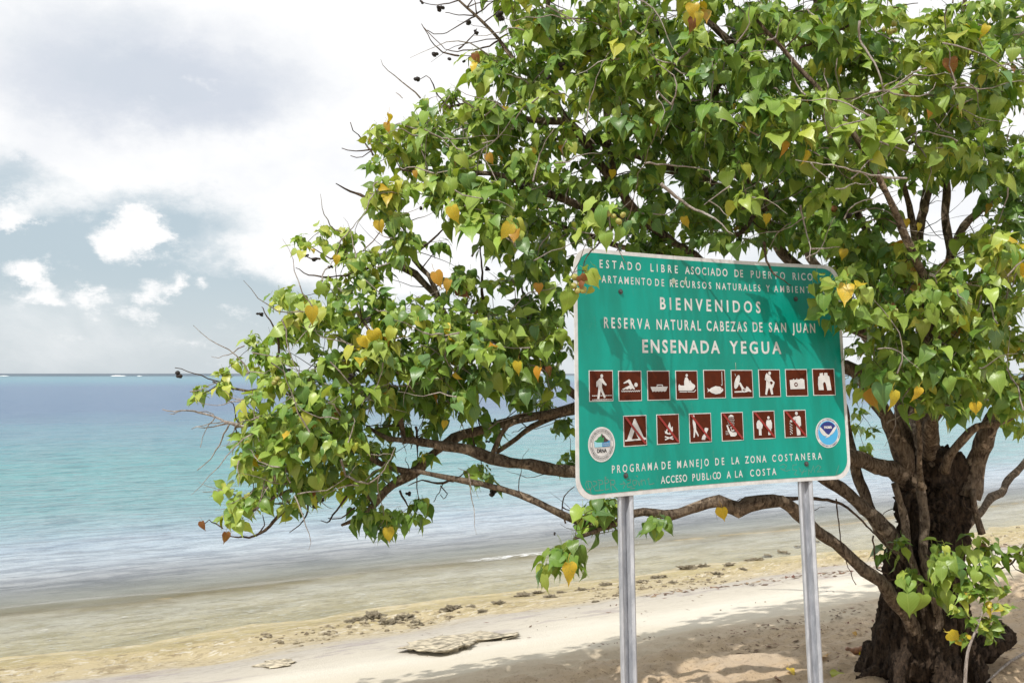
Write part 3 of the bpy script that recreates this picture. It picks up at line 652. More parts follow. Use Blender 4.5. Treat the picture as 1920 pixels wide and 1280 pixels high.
FRUIT = plain('green_fruit', (.30, .28, .07), .45, var=.25, scale=60)
def leaf_material():
    m, t, p, out = material('leaf')
    at = t.new('ShaderNodeAttribute', attribute_name='leaf_colour').outputs['Color']
    uv = t.new('ShaderNodeUVMap', uv_map='UVMap').outputs[0]
    sep = t.new('ShaderNodeSeparateXYZ'); t.l.new(uv, sep.inputs[0]); u, v = sep.outputs[0], sep.outputs[1]
    au = t.m('ABSOLUTE', t.m('SUBTRACT', u, .5))
    mid = t.smooth(au, .022, .008)
    w = t.m('SUBTRACT', t.m('MULTIPLY', au, .95), v)           # side veins sweep towards the tip
    vein = t.smooth(t.m('ABSOLUTE', t.m('SUBTRACT', t.m('FRACT', t.m('MULTIPLY', w, 6.2)), .5)), .07, .025)
    vein = t.m('MAXIMUM', mid, t.m('MULTIPLY', vein, .55))
    tc = t.new('ShaderNodeTexCoord').outputs['Object']
    n = t.noise(tc, 26, 4, .6)
    c = t.mix(t.smooth(n, .3, .7, 0, .5), at, t.mix(1.0, at, (.78, .90, .70), 'MULTIPLY'))
    c = t.mix(t.m('MULTIPLY', t.smooth(t.noise(tc, 70, 4, .7), .66, .72), .45), c, (.10, .055, .02))
    c = t.mix(t.m('MULTIPLY', vein, .42), c, t.mix(.5, t.mix(1.0, c, (1.7, 1.6, 1.6), 'MULTIPLY'), (.34, .40, .14)))
    geo = t.new('ShaderNodeNewGeometry').outputs['Backfacing']
    sc = t.new('ShaderNodeSeparateColor'); t.l.new(at, sc.inputs[0]); yel = t.m('GREATER_THAN', sc.outputs[0], t.m('MULTIPLY', sc.outputs[1], 1.15))
    c = t.mix(t.m('MULTIPLY', yel, t.smooth(t.noise(tc, 17, 4, .6), .50, .62, 0, .55)), c, (.24, .26, .04))
    c2 = t.mix(t.m('MULTIPLY', geo, .5), c, t.mix(1.0, c, (1.15, 1.05, 1.3), 'MULTIPLY'))
    t.set(p.inputs['Base Color'], c2); t.set(p.inputs['Roughness'], t.mix(geo, (.36,) * 3, (.65,) * 3))
    p.inputs['Specular IOR Level'].default_value = .45
    tl = t.new('ShaderNodeBsdfTranslucent'); t.set(tl.inputs[0], t.mix(1.0, c, (1.25, 1.35, .45), 'MULTIPLY'))
    t.set(p.inputs['Normal'], t.bump(vein, .35, .0025))
    mx = t.new('ShaderNodeMixShader'); mx.inputs[0].default_value = .26
    t.l.new(p.outputs[0], mx.inputs[1]); t.l.new(tl.outputs[0], mx.inputs[2]); t.l.new(mx.outputs[0], out.inputs[0])
    return m
LEAF = leaf_material()
# ------------------------------------------------------------------ leaf shape: heart with drip tip; local x across, -y to the tip, z up out of the blade
def leaf_shape(var):
    r = random.Random(100 + var)
    half = [(0, 0), (.10, .065), (.22, .095), (.335, .06), (.42, -.05), (.45, -.20), (.42, -.37), (.335, -.54), (.21, -.70), (.075, -.84), (0, -1.04)]
    wd = r.uniform(.80, 1.10); fold = r.uniform(-.05, .40); droop = r.uniform(.0, .6) + (.5 if var % 5 == 0 else 0); wav = r.uniform(.01, .07); twist = r.uniform(-.45, .45); r_as = r.uniform(-.10, .10)
    mids = [0, 0, 0, -.02, -.10, -.22, -.38, -.56, -.72, -.87, -1.06]
    V, UVs, Fc = [], [], []
    def z(x, y): return fold * abs(x) - droop * y * y + wav * math.sin(9 * y + (3 if x > 0 else 0)) * abs(x) * 3 + twist * x * y
    def add(x, y): V.append((x * wd, y, z(x, y))); UVs.append((x + .5, y)); return len(V) - 1
    mid = [add(0, y) for y in (-.0, -.12, -.34, -.58, -.80, -1.06)]
    for sgn in (1, -1):
        asy = 1 + sgn * r_as; e = [add(sgn * x * asy * r.uniform(.94, 1.05), y + r.uniform(-.015, .015)) for x, y in half[1:-1]]
        f = [(mid[0], e[0], e[1]), (mid[0], e[1], e[2]), (mid[0], e[2], e[3], mid[1]), (mid[1], e[3], e[4]), (mid[1], e[4], e[5], mid[2]), (mid[2], e[5], e[6], mid[3]), (mid[3], e[6], e[7], mid[4]), (mid[4], e[7], e[8]), (mid[4], e[8], mid[5])]
        for q in f: Fc.append(q if sgn < 0 else q[::-1])
    # petiole
    L = r.uniform(.35, .6)
    pts = [(0, -.02, z(0, 0)), (r.uniform(-.05, .05), L * .5, .04), (r.uniform(-.12, .12), L, .16)]
    rings = []
    for x, y, zz in pts:
        rings.append([len(V) + i for i in range(3)])
        for i in range(3):
            a = 2 * math.pi * i / 3; V.append((x + .014 * math.cos(a), y, zz + .014 * math.sin(a))); UVs.append((.5, -.5))
    for a, b in zip(rings[:-1], rings[1:]):
        for i in range(3): Fc.append((a[i], a[(i + 1) % 3], b[(i + 1) % 3], b[i]))
    T = []
    for q in Fc:
        T.append(q[:3])
        if len(q) == 4: T.append((q[0], q[2], q[3]))
    return np.array(V, float), np.array(UVs, float), np.array(T, int)
NV = 16
SHAPES = [leaf_shape(i) for i in range(NV)]
# tones: fresh yellow-green, mid green, deep green, blue green, yellow, amber, rust
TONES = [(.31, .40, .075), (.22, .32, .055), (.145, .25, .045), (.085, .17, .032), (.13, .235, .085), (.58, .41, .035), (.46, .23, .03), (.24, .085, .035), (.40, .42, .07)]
def tone_of(kind, r=random):
    c = TONES[kind]; k = r.uniform(.85, 1.18); h = r.uniform(-.08, .08)
    return (min(1, c[0] * k * (1 + h)), min(1, c[1] * k), c[2] * k)
class Foliage:
    def __init__(s): s.loc = []; s.rot = []; s.size = []; s.var = []; s.tone = []; s.col = []
    def add(s, loc, M, size, tone):
        s.loc.append(tuple(loc)); s.rot.append([list(r) for r in M]); s.size.append(size); s.var.append(random.randrange(NV)); s.tone.append(tone); s.col.append(tone_of(tone))
def leaf_matrix(tip, nrm):
    """columns: x across, y = -tip direction, z = face normal"""
    y = -tip.normalized(); z = (nrm - y * nrm.dot(y)).normalized(); x = y.cross(z)
    return Matrix((x, y, z)).transposed()
TOSUN = -SUN_TRAVEL
def rnd(s=1.): return Vector((random.gauss(0, s), random.gauss(0, s), random.gauss(0, s)))
def cluster(fol, c, out, n, size, mix='n', spread=1.0):
    """a drooping rosette of leaves at the end of a twig"""
    for i in range(n):
        a = i * 2.399 + random.uniform(-.4, .4); lev = i / max(1, n - 1)
        rad = Vector((math.cos(a), math.sin(a), 0)) * (.55 + .5 * lev) + out * .55
        rad.z *= .4
        sz = size * random.uniform(.55, 1.12) * (.8 + .3 * lev)
        base = c + rad * (sz * .62 * spread) + Vector((0, 0, (.55 - lev) * sz * 1.0 * spread)) + rnd(sz * .14)
        tip = rad.normalized() * random.uniform(.2, 1.2) + Vector((0, 0, -1)) * random.uniform(.15, 1.05) + rnd(.34)
        nr = rad.normalized() * .55 + Vector((0, 0, .55)) + TOSUN * .75 + rnd(.46)
        if nr.cross(tip).length < .1: nr = nr + rnd(.6)
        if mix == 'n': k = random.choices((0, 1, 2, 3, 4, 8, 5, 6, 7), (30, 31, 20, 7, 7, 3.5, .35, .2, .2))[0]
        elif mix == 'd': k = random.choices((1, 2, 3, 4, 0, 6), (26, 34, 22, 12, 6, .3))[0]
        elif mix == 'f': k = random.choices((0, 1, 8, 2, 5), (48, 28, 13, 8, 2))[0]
        elif mix == 'y': k = random.choices((5, 8, 0, 6), (45, 40, 12, 4))[0]
        elif mix == 'o': k = random.choices((6, 7), (60, 40))[0]
        fol.add(base, leaf_matrix(tip, nr), sz, k)
# ------------------------------------------------------------------ branches
def tube(pts, rad, seg=8, rough=.10, seed=0, V=None, Fc=None, cap=True):
    V = [] if V is None else V; Fc = [] if Fc is None else Fc; b0 = len(V); n = len(pts)
    up = None
    for i, p in enumerate(pts):
        d = (pts[min(n - 1, i + 1)] - pts[max(0, i - 1)]).normalized()
        if up is None: up = d.orthogonal().normalized()
        up = (up - d * up.dot(d)).normalized(); s_ = d.cross(up)
        for j in range(seg):
            a = 2 * math.pi * j / seg; v = up * math.cos(a) + s_ * math.sin(a); r = rad[i]
            if rough: r *= 1 + rough * 2.2 * mnoise.noise((p + v * rad[i]) * (1.2 / max(.012, rad[i])) + Vector((seed, 0, 0)))
            V.append(tuple(p + v * r))
    for i in range(n - 1):
        for j in range(seg):
            Fc.append((b0 + i * seg + j, b0 + i * seg + (j + 1) % seg, b0 + (i + 1) * seg + (j + 1) % seg, b0 + (i + 1) * seg + j))
    if cap: Fc.append(tuple(b0 + (n - 1) * seg + j for j in range(seg))); Fc.append(tuple(b0 + j for j in range(seg))[::-1])
    return V, Fc
def resample(P, R, step):
    """Catmull-Rom through the points, about `step` apart"""
    Q, S = [], []; n = len(P)
    for i in range(n - 1):
        p0, p1, p2, p3 = P[max(0, i - 1)], P[i], P[i + 1], P[min(n - 1, i + 2)]
        k = max(1, int((p2 - p1).length / step))
        for j in range(k):
            u = j / k
            Q.append(.5 * ((2 * p1) + (p2 - p0) * u + (2 * p0 - 5 * p1 + 4 * p2 - p3) * u * u + (3 * p1 - p0 - 3 * p2 + p3) * u ** 3)); S.append(R[i] + (R[i + 1] - R[i]) * u)
    Q.append(P[-1]); S.append(R[-1]); return Q, S
# limbs: (x, y in the photograph, depth in metres, drawn width in photograph pixels)
LIMBS = {
 'trunk': [
  [(1722, 1290, 6.0, 150), (1718, 1235, 6.0, 150), (1716, 1170, 6.02, 122), (1722, 1100, 6.05, 104), (1738, 1020, 6.1, 100), (1752, 950, 6.12, 112), (1756, 890, 6.15, 105), (1750, 850, 6.15, 80)],
  [(1650, 1280, 5.95, 50), (1668, 1225, 5.95, 60), (1680, 1160, 5.97, 62), (1700, 1100, 6.0, 50), (1712, 1040, 6.02, 40)],
  [(1800, 1285, 6.0, 70), (1795, 1225, 6.0, 66), (1790, 1150, 6.05, 60), (1785, 1080, 6.1, 60), (1782, 1010, 6.1, 66), (1790, 940, 6.12, 70), (1800, 905, 6.12, 60)],
  [(1700, 930, 6.0, 40), (1706, 1000, 5.98, 46), (1712, 1070, 5.98, 40)],
  [(1820, 1225, 6.1, 50), (1858, 1205, 6.15, 60), (1888, 1180, 6.2, 44)], [(1690, 905, 6.0, 40), (1722, 880, 6.05, 56), (1770, 862, 6.1, 70), (1815, 905, 6.1, 40)],
  [(1600, 1275, 5.85, 16), (1640, 1262, 5.9, 30), (1690, 1250, 5.95, 50)]],
 'limb': [
  [(1712, 905, 6.0, 52), (1680, 888, 5.95, 42), (1640, 872, 5.85, 36), (1596, 858, 5.75, 34), (1500, 872, 5.6, 32), (1380, 886, 5.5, 32), (1250, 894, 5.45, 30), (1160, 898, 5.4, 30), (1078, 888, 5.35, 28), (1009, 871, 5.3, 27), (923, 853, 5.28, 25), (837, 839, 5.25, 22), (775, 829, 5.25, 17), (731, 823, 5.25, 12), (690, 800, 5.3, 7)],
  [(1700, 880, 6.0, 44), (1675, 823, 5.95, 38), (1638, 743, 5.9, 34), (1585, 692, 5.85, 30), (1500, 700, 5.8, 28), (1380, 720, 5.75, 27), (1250, 738, 5.7, 25), (1150, 752, 5.65, 24), (1078, 763, 5.6, 22), (1009, 775, 5.55, 22), (940, 792, 5.5, 21), (872, 818, 5.45, 20), (820, 845, 5.42, 20), (769, 886, 5.4, 22), (721, 928, 5.4, 20), (690, 960, 5.4, 14), (640, 985, 5.45, 7)],
  [(1735, 1215, 5.85, 34), (1712, 1173, 5.8, 32), (1660, 1096, 5.7, 30), (1610, 1055, 5.65, 28), (1565, 1018, 5.6, 27), (1530, 992, 5.55, 26), (1500, 962, 5.5, 30), (1465, 938, 5.45, 28), (1430, 938, 5.42, 30), (1385, 958, 5.4, 32), (1340, 938, 5.4, 26), (1290, 952, 5.35, 24), (1240, 962, 5.3, 21), (1190, 966, 5.25, 18), (1140, 985, 5.2, 15), (1081, 978, 5.15, 15), (1044, 959, 5.12, 15), (992, 936, 5.1, 15), (923, 912, 5.1, 15), (855, 898, 5.1, 13), (800, 886, 5.1, 11), (765, 880, 5.12, 8)],
  [(1140, 985, 5.2, 12), (1100, 1002, 5.1, 10), (1075, 1010, 5.05, 6)],
  [(1700, 1050, 5.95, 34), (1670, 1003, 5.9, 34), (1617, 950, 5.85, 30), (1548, 897, 5.8, 26), (1480, 840, 5.8, 24), (1400, 790, 5.8, 20), (1300, 765, 5.8, 16), (1180, 790, 5.8, 13), (1078, 770, 5.8, 13), (1000, 800, 5.75, 12), (930, 848, 5.7, 10)],
  [(1690, 1030, 6.1, 28), (1654, 993, 6.1, 28), (1622, 929, 6.1, 24), (1601, 855, 6.1, 22), (1585, 780, 6.1, 18), (1560, 700, 6.1, 14), (1530, 600, 6.1, 12)],
  [(1810, 925, 6.1, 60), (1826, 890, 6.1, 50), (1840, 850, 6.05, 42), (1858, 800, 6.0, 38), (1884, 755, 5.95, 34), (1925, 710, 5.9, 30), (1980, 650, 5.9, 26), (2080, 540, 5.9, 20), (2160, 400, 5.9, 14)],
  [(1740, 870, 6.1, 70), (1735, 820, 6.1, 50), (1742, 770, 6.1, 40), (1740, 700, 6.1, 34), (1728, 620, 6.1, 30), (1716, 540, 6.1, 26), (1722, 470, 6.1, 22), (1738, 380, 6.1, 20), (1746, 300, 6.15, 18), (1770, 200, 6.2, 14), (1800, 60, 6.3, 11), (1830, -120, 6.3, 8)],
  [(1720, 880, 6.2, 46), (1690, 800, 6.2, 36), (1690, 700, 6.2, 32), (1650, 640, 6.15, 28), (1580, 600, 6.1, 26), (1530, 545, 6.1, 25), (1490, 490, 6.05, 24), (1440, 430, 6.0, 22), (1380, 372, 5.95, 22), (1337, 341, 5.9, 22), (1296, 326, 5.85, 20), (1240, 313, 5.8, 18), (1197, 292, 5.75, 15), (1117, 267, 5.7, 11), (1040, 262, 5.7, 7)],
  [(1580, 600, 6.0, 22), (1500, 560, 5.9, 20), (1400, 520, 5.8, 20), (1300, 480, 5.7, 20), (1230, 430, 5.6, 20), (1193, 400, 5.55, 20), (1167, 360, 5.5, 21), (1127, 317, 5.5, 21), (1093, 263, 5.45, 20), (1073, 233, 5.4, 20), (1033, 229, 5.4, 16), (990, 220, 5.4, 14), (950, 206, 5.4, 12), (890, 193, 5.4, 9), (840, 200, 5.4, 5)],
  [(1230, 430, 5.6, 16), (1117, 400, 5.5, 18), (1050, 372, 5.4, 16), (1000, 352, 5.35, 15), (933, 330, 5.3, 12), (860, 322, 5.3, 9), (790, 322, 5.3, 7), (752, 318, 5.3, 4)],
  [(1300, 480, 5.7, 14), (1200, 470, 5.75, 13), (1100, 440, 5.8, 12), (1000, 410, 5.8, 10), (900, 400, 5.85, 6)],
  [(1093, 263, 5.45, 14), (1040, 190, 5.4, 14), (1000, 143, 5.4, 12), (967, 113, 5.4, 11), (933, 76, 5.4, 9), (893, 30, 5.4, 7), (860, 0, 5.4, 5), (820, -40, 5.4, 3)],
  [(1150, 330, 5.6, 14), (1136, 240, 5.6, 13), (1133, 187, 5.6, 12), (1110, 150, 5.6, 12), (1030, 77, 5.6, 14), (1030, 0, 5.6, 12), (1025, -80, 5.6, 9)],
  [(1044, 703, 5.6, 18), (1081, 748, 5.65, 20), (1150, 790, 5.7, 20)], [(1044, 703, 5.6, 16), (1000, 680, 5.55, 13), (930, 640, 5.5, 12), (870, 610, 5.45, 11), (837, 590, 5.45, 14), (821, 560, 5.45, 14), (802, 519, 5.4, 12), (777, 487, 5.4, 10), (756, 422, 5.4, 6), (740, 380, 5.4, 3)],
  [(821, 560, 5.45, 12), (780, 510, 5.4, 16), (750, 497, 5.4, 15), (720, 484, 5.4, 12), (680, 480, 5.4, 8), (620, 485, 5.45, 4)],
  [(923, 853, 5.28, 10), (950, 800, 5.3, 12), (1000, 778, 5.4, 10)], [(760, 830, 5.3, 12), (740, 760, 5.2, 14), (720, 700, 5.15, 12), (705, 640, 5.1, 8), (680, 600, 5.1, 5)],
  [(769, 886, 5.4, 14), (720, 870, 5.35, 13), (660, 830, 5.3, 11), (600, 800, 5.25, 9), (540, 770, 5.2, 8), (480, 790, 5.2, 9), (440, 800, 5.2, 7)],
  [(705, 700, 5.2, 9), (640, 690, 5.2, 9), (560, 720, 5.25, 8), (490, 735, 5.3, 6), (430, 725, 5.35, 5), (400, 715, 5.4, 4)],
  [(700, 940, 5.4, 10), (650, 900, 5.35, 12), (580, 910, 5.3, 10), (520, 930, 5.3, 8), (470, 960, 5.3, 5)],
  [(1740, 700, 6.1, 24), (1772, 560, 6.0, 18), (1778, 450, 6.0, 18), (1772, 326, 6.0, 16), (1790, 200, 6.0, 10)],
  [(1735, 620, 6.1, 22), (1700, 530, 6.0, 20), (1660, 470, 5.9, 18), (1630, 442, 5.85, 17), (1600, 380, 5.8, 15), (1577, 322, 5.75, 14), (1550, 220, 5.7, 13), (1532, 112, 5.7, 14), (1532, 0, 5.7, 12), (1530, -120, 5.7, 8)],
  [(1722, 470, 6.1, 18), (1690, 330, 5.9, 10), (1664, 300, 5.85, 10), (1700, 270, 5.8, 11), (1727, 255, 5.8, 10), (1760, 190, 5.8, 10), (1791, 146, 5.8, 9), (1830, 80, 5.8, 6)],
  [(1745, 640, 6.2, 22), (1780, 520, 6.3, 20), (1800, 440, 6.3, 20), (1840, 394, 6.3, 16), (1900, 340, 6.3, 12), (1990, 250, 6.3, 8)],
  [(1440, 430, 6.0, 16), (1435, 356, 5.7, 12), (1405, 420, 5.5, 12), (1380, 440, 5.4, 10)], [(1440, 430, 5.9, 14), (1390, 300, 5.7, 12), (1340, 180, 5.6, 13), (1390, 105, 5.5, 17), (1364, 75, 5.45, 17), (1330, 45, 5.4, 16), (1290, 0, 5.4, 12), (1240, -90, 5.4, 8)],
  [(1728, 919, 5.85, 20), (1733, 1000, 5.82, 22), (1737, 1060, 5.8, 22), (1754, 1131, 5.78, 22), (1756, 1190, 5.78, 24), (1752, 1260, 5.8, 26)],
  [(1675, 908, 5.8, 14), (1690, 960, 5.8, 18), (1702, 1003, 5.8, 18), (1712, 1060, 5.8, 16), (1728, 1120, 5.82, 18), (1736, 1200, 5.82, 22)],
  [(1728, 919, 5.85, 20), (1722, 860, 5.7, 12), (1718, 790, 5.6, 10), (1712, 760, 5.5, 8)],
  [(1770, 880, 5.9, 24), (1790, 840, 5.8, 18), (1830, 800, 5.7, 16), (1880, 785, 5.6, 14), (1930, 760, 5.5, 12), (2000, 720, 5.4, 8)],
  [(1840, 1000, 6.0, 16), (1830, 960, 6.0, 14), (1822, 915, 6.0, 12)],
  [(1800, 1000, 6.2, 20), (1860, 940, 6.5, 18), (1930, 860, 6.9, 16), (2020, 760, 7.3, 14), (2100, 600, 7.6, 10)],
  [(1740, 850, 6.2, 40), (1700, 760, 6.6, 30), (1640, 650, 7.0, 24), (1540, 500, 7.3, 20), (1400, 350, 7.5, 16), (1260, 220, 7.6, 12), (1150, 130, 7.6, 8)],
  [(1740, 850, 6.0, 36), (1760, 720, 5.5, 26), (1740, 560, 5.1, 20), (1680, 400, 4.8, 16), (1600, 250, 4.65, 13), (1500, 130, 4.6, 10), (1420, 40, 4.6, 7)],
 ]}
def W2R(w, d): return w / 2 * d / F * .83
NODES = []       # (point, radius) attachable for twigs
def build_tree():
    bx, by = U(1730, 1262, 6.0).xy; base = Vector((bx, by, ground_z(bx, by)))
    T = empty('portia_tree', base, 'spreading seaside tree with heart-shaped leaves, gnarled dark trunk and branches reaching behind the sign', 'tree')
    WLOC[T.name] = base.copy()
    # old trunk: tubes fused by a voxel remesh and roughened into fluted bark
    V, Fc = [], []
    for i, L in enumerate(LIMBS['trunk']):
        P = [U(x, y, d) for x, y, d, w in L]; R = [W2R(w, d) for x, y, d, w in L]
        Q, S = resample(P, R, .04); tube(Q, S, 20, .16, i * 7, V, Fc)
    # spreading root feet
    for a in range(7):
        an = a * .9 + .3; d = Vector((math.cos(an), math.sin(an), 0)); c = base + Vector((0, 0, .02))
        P = [c + d * .08 + Vector((0, 0, .75)), c + d * .14 + Vector((0, 0, .40)), c + d * .24 + Vector((0, 0, .12)), c + d * .38 + Vector((0, 0, -.08))]
        Q, S = resample(P, [.10, .10, .085, .04], .04); tube(Q, S, 12, .15, a, V, Fc)
    tmp = pydata('trunk_raw', V, Fc, None); md = tmp.modifiers.new('r', 'REMESH'); md.mode = 'VOXEL'; md.voxel_size = .014
    dg = bpy.context.evaluated_depsgraph_get(); dg.update(); me = bpy.data.meshes.new_from_object(tmp.evaluated_get(dg)); bpy.data.objects.remove(tmp)
    n = len(me.vertices); co = np.empty(n * 3, np.float32); me.vertices.foreach_get('co', co); co = co.reshape(-1, 3)
    no = np.empty(n * 3, np.float32); me.vertices.foreach_get('normal', no); no = no.reshape(-1, 3)
    ang = np.arctan2(co[:, 1] - by, co[:, 0] - bx)
    wv = .5 * fbm(co[:, 2] * 2.2, ang, 3, 250)
    f1 = 1 - np.abs(fbm(ang * 5.5 + wv * 6, co[:, 2] * 1.1, 4, 201, .6)) * 7; f2 = fbm(ang * 9 + co[:, 0] * 12 + wv * 8, co[:, 2] * 3.0, 4, 210, .65); f3 = fbm(co[:, 0] * 5 + co[:, 1] * 4, co[:, 2] * 5, 3, 230)
    f4 = 1 - np.abs(fbm(ang * 15 + co[:, 0] * 20 + wv * 14, co[:, 2] * 6, 3, 240, .7)) * 6
    co = co + no * (.028 * f1 + .045 * f2 + .06 * f3 + .016 * f4 - .02)[:, None]
    co = co - np.array(base, np.float32); me.vertices.foreach_set('co', co.ravel()); me.materials.append(TRUNK)
    me.polygons.foreach_set('use_smooth', [True] * len(me.polygons)); me.update()
    o = bpy.data.objects.new('trunk', me); COL.objects.link(o); o.parent = T
    for i, L in enumerate(LIMBS['limb']):
        P = [U(x, y, d) for x, y, d, w in L]; R = [W2R(w, d) for x, y, d, w in L]
        rr = random.Random(i)
        Q, S = resample(P, R, .05)
        Q = [q + Vector((mnoise.noise(q * 5 + Vector((i, 0, 0))), mnoise.noise(q * 5 + Vector((0, i, 9))), mnoise.noise(q * 5 + Vector((4, 0, i))))) * min(.03, s * 1.1) for q, s in zip(Q, S)]
        S = [s * (1.0 + .22 * mnoise.noise(q * 9)) for q, s in zip(Q, S)]
        V, Fc = tube(Q, S, 12 if R[0] > .03 else 9, .14, i)
        pydata('branch', V, Fc, BARK, T)
        for q, s in list(zip(Q, S))[::2]: NODES.append((q, s))
    return T
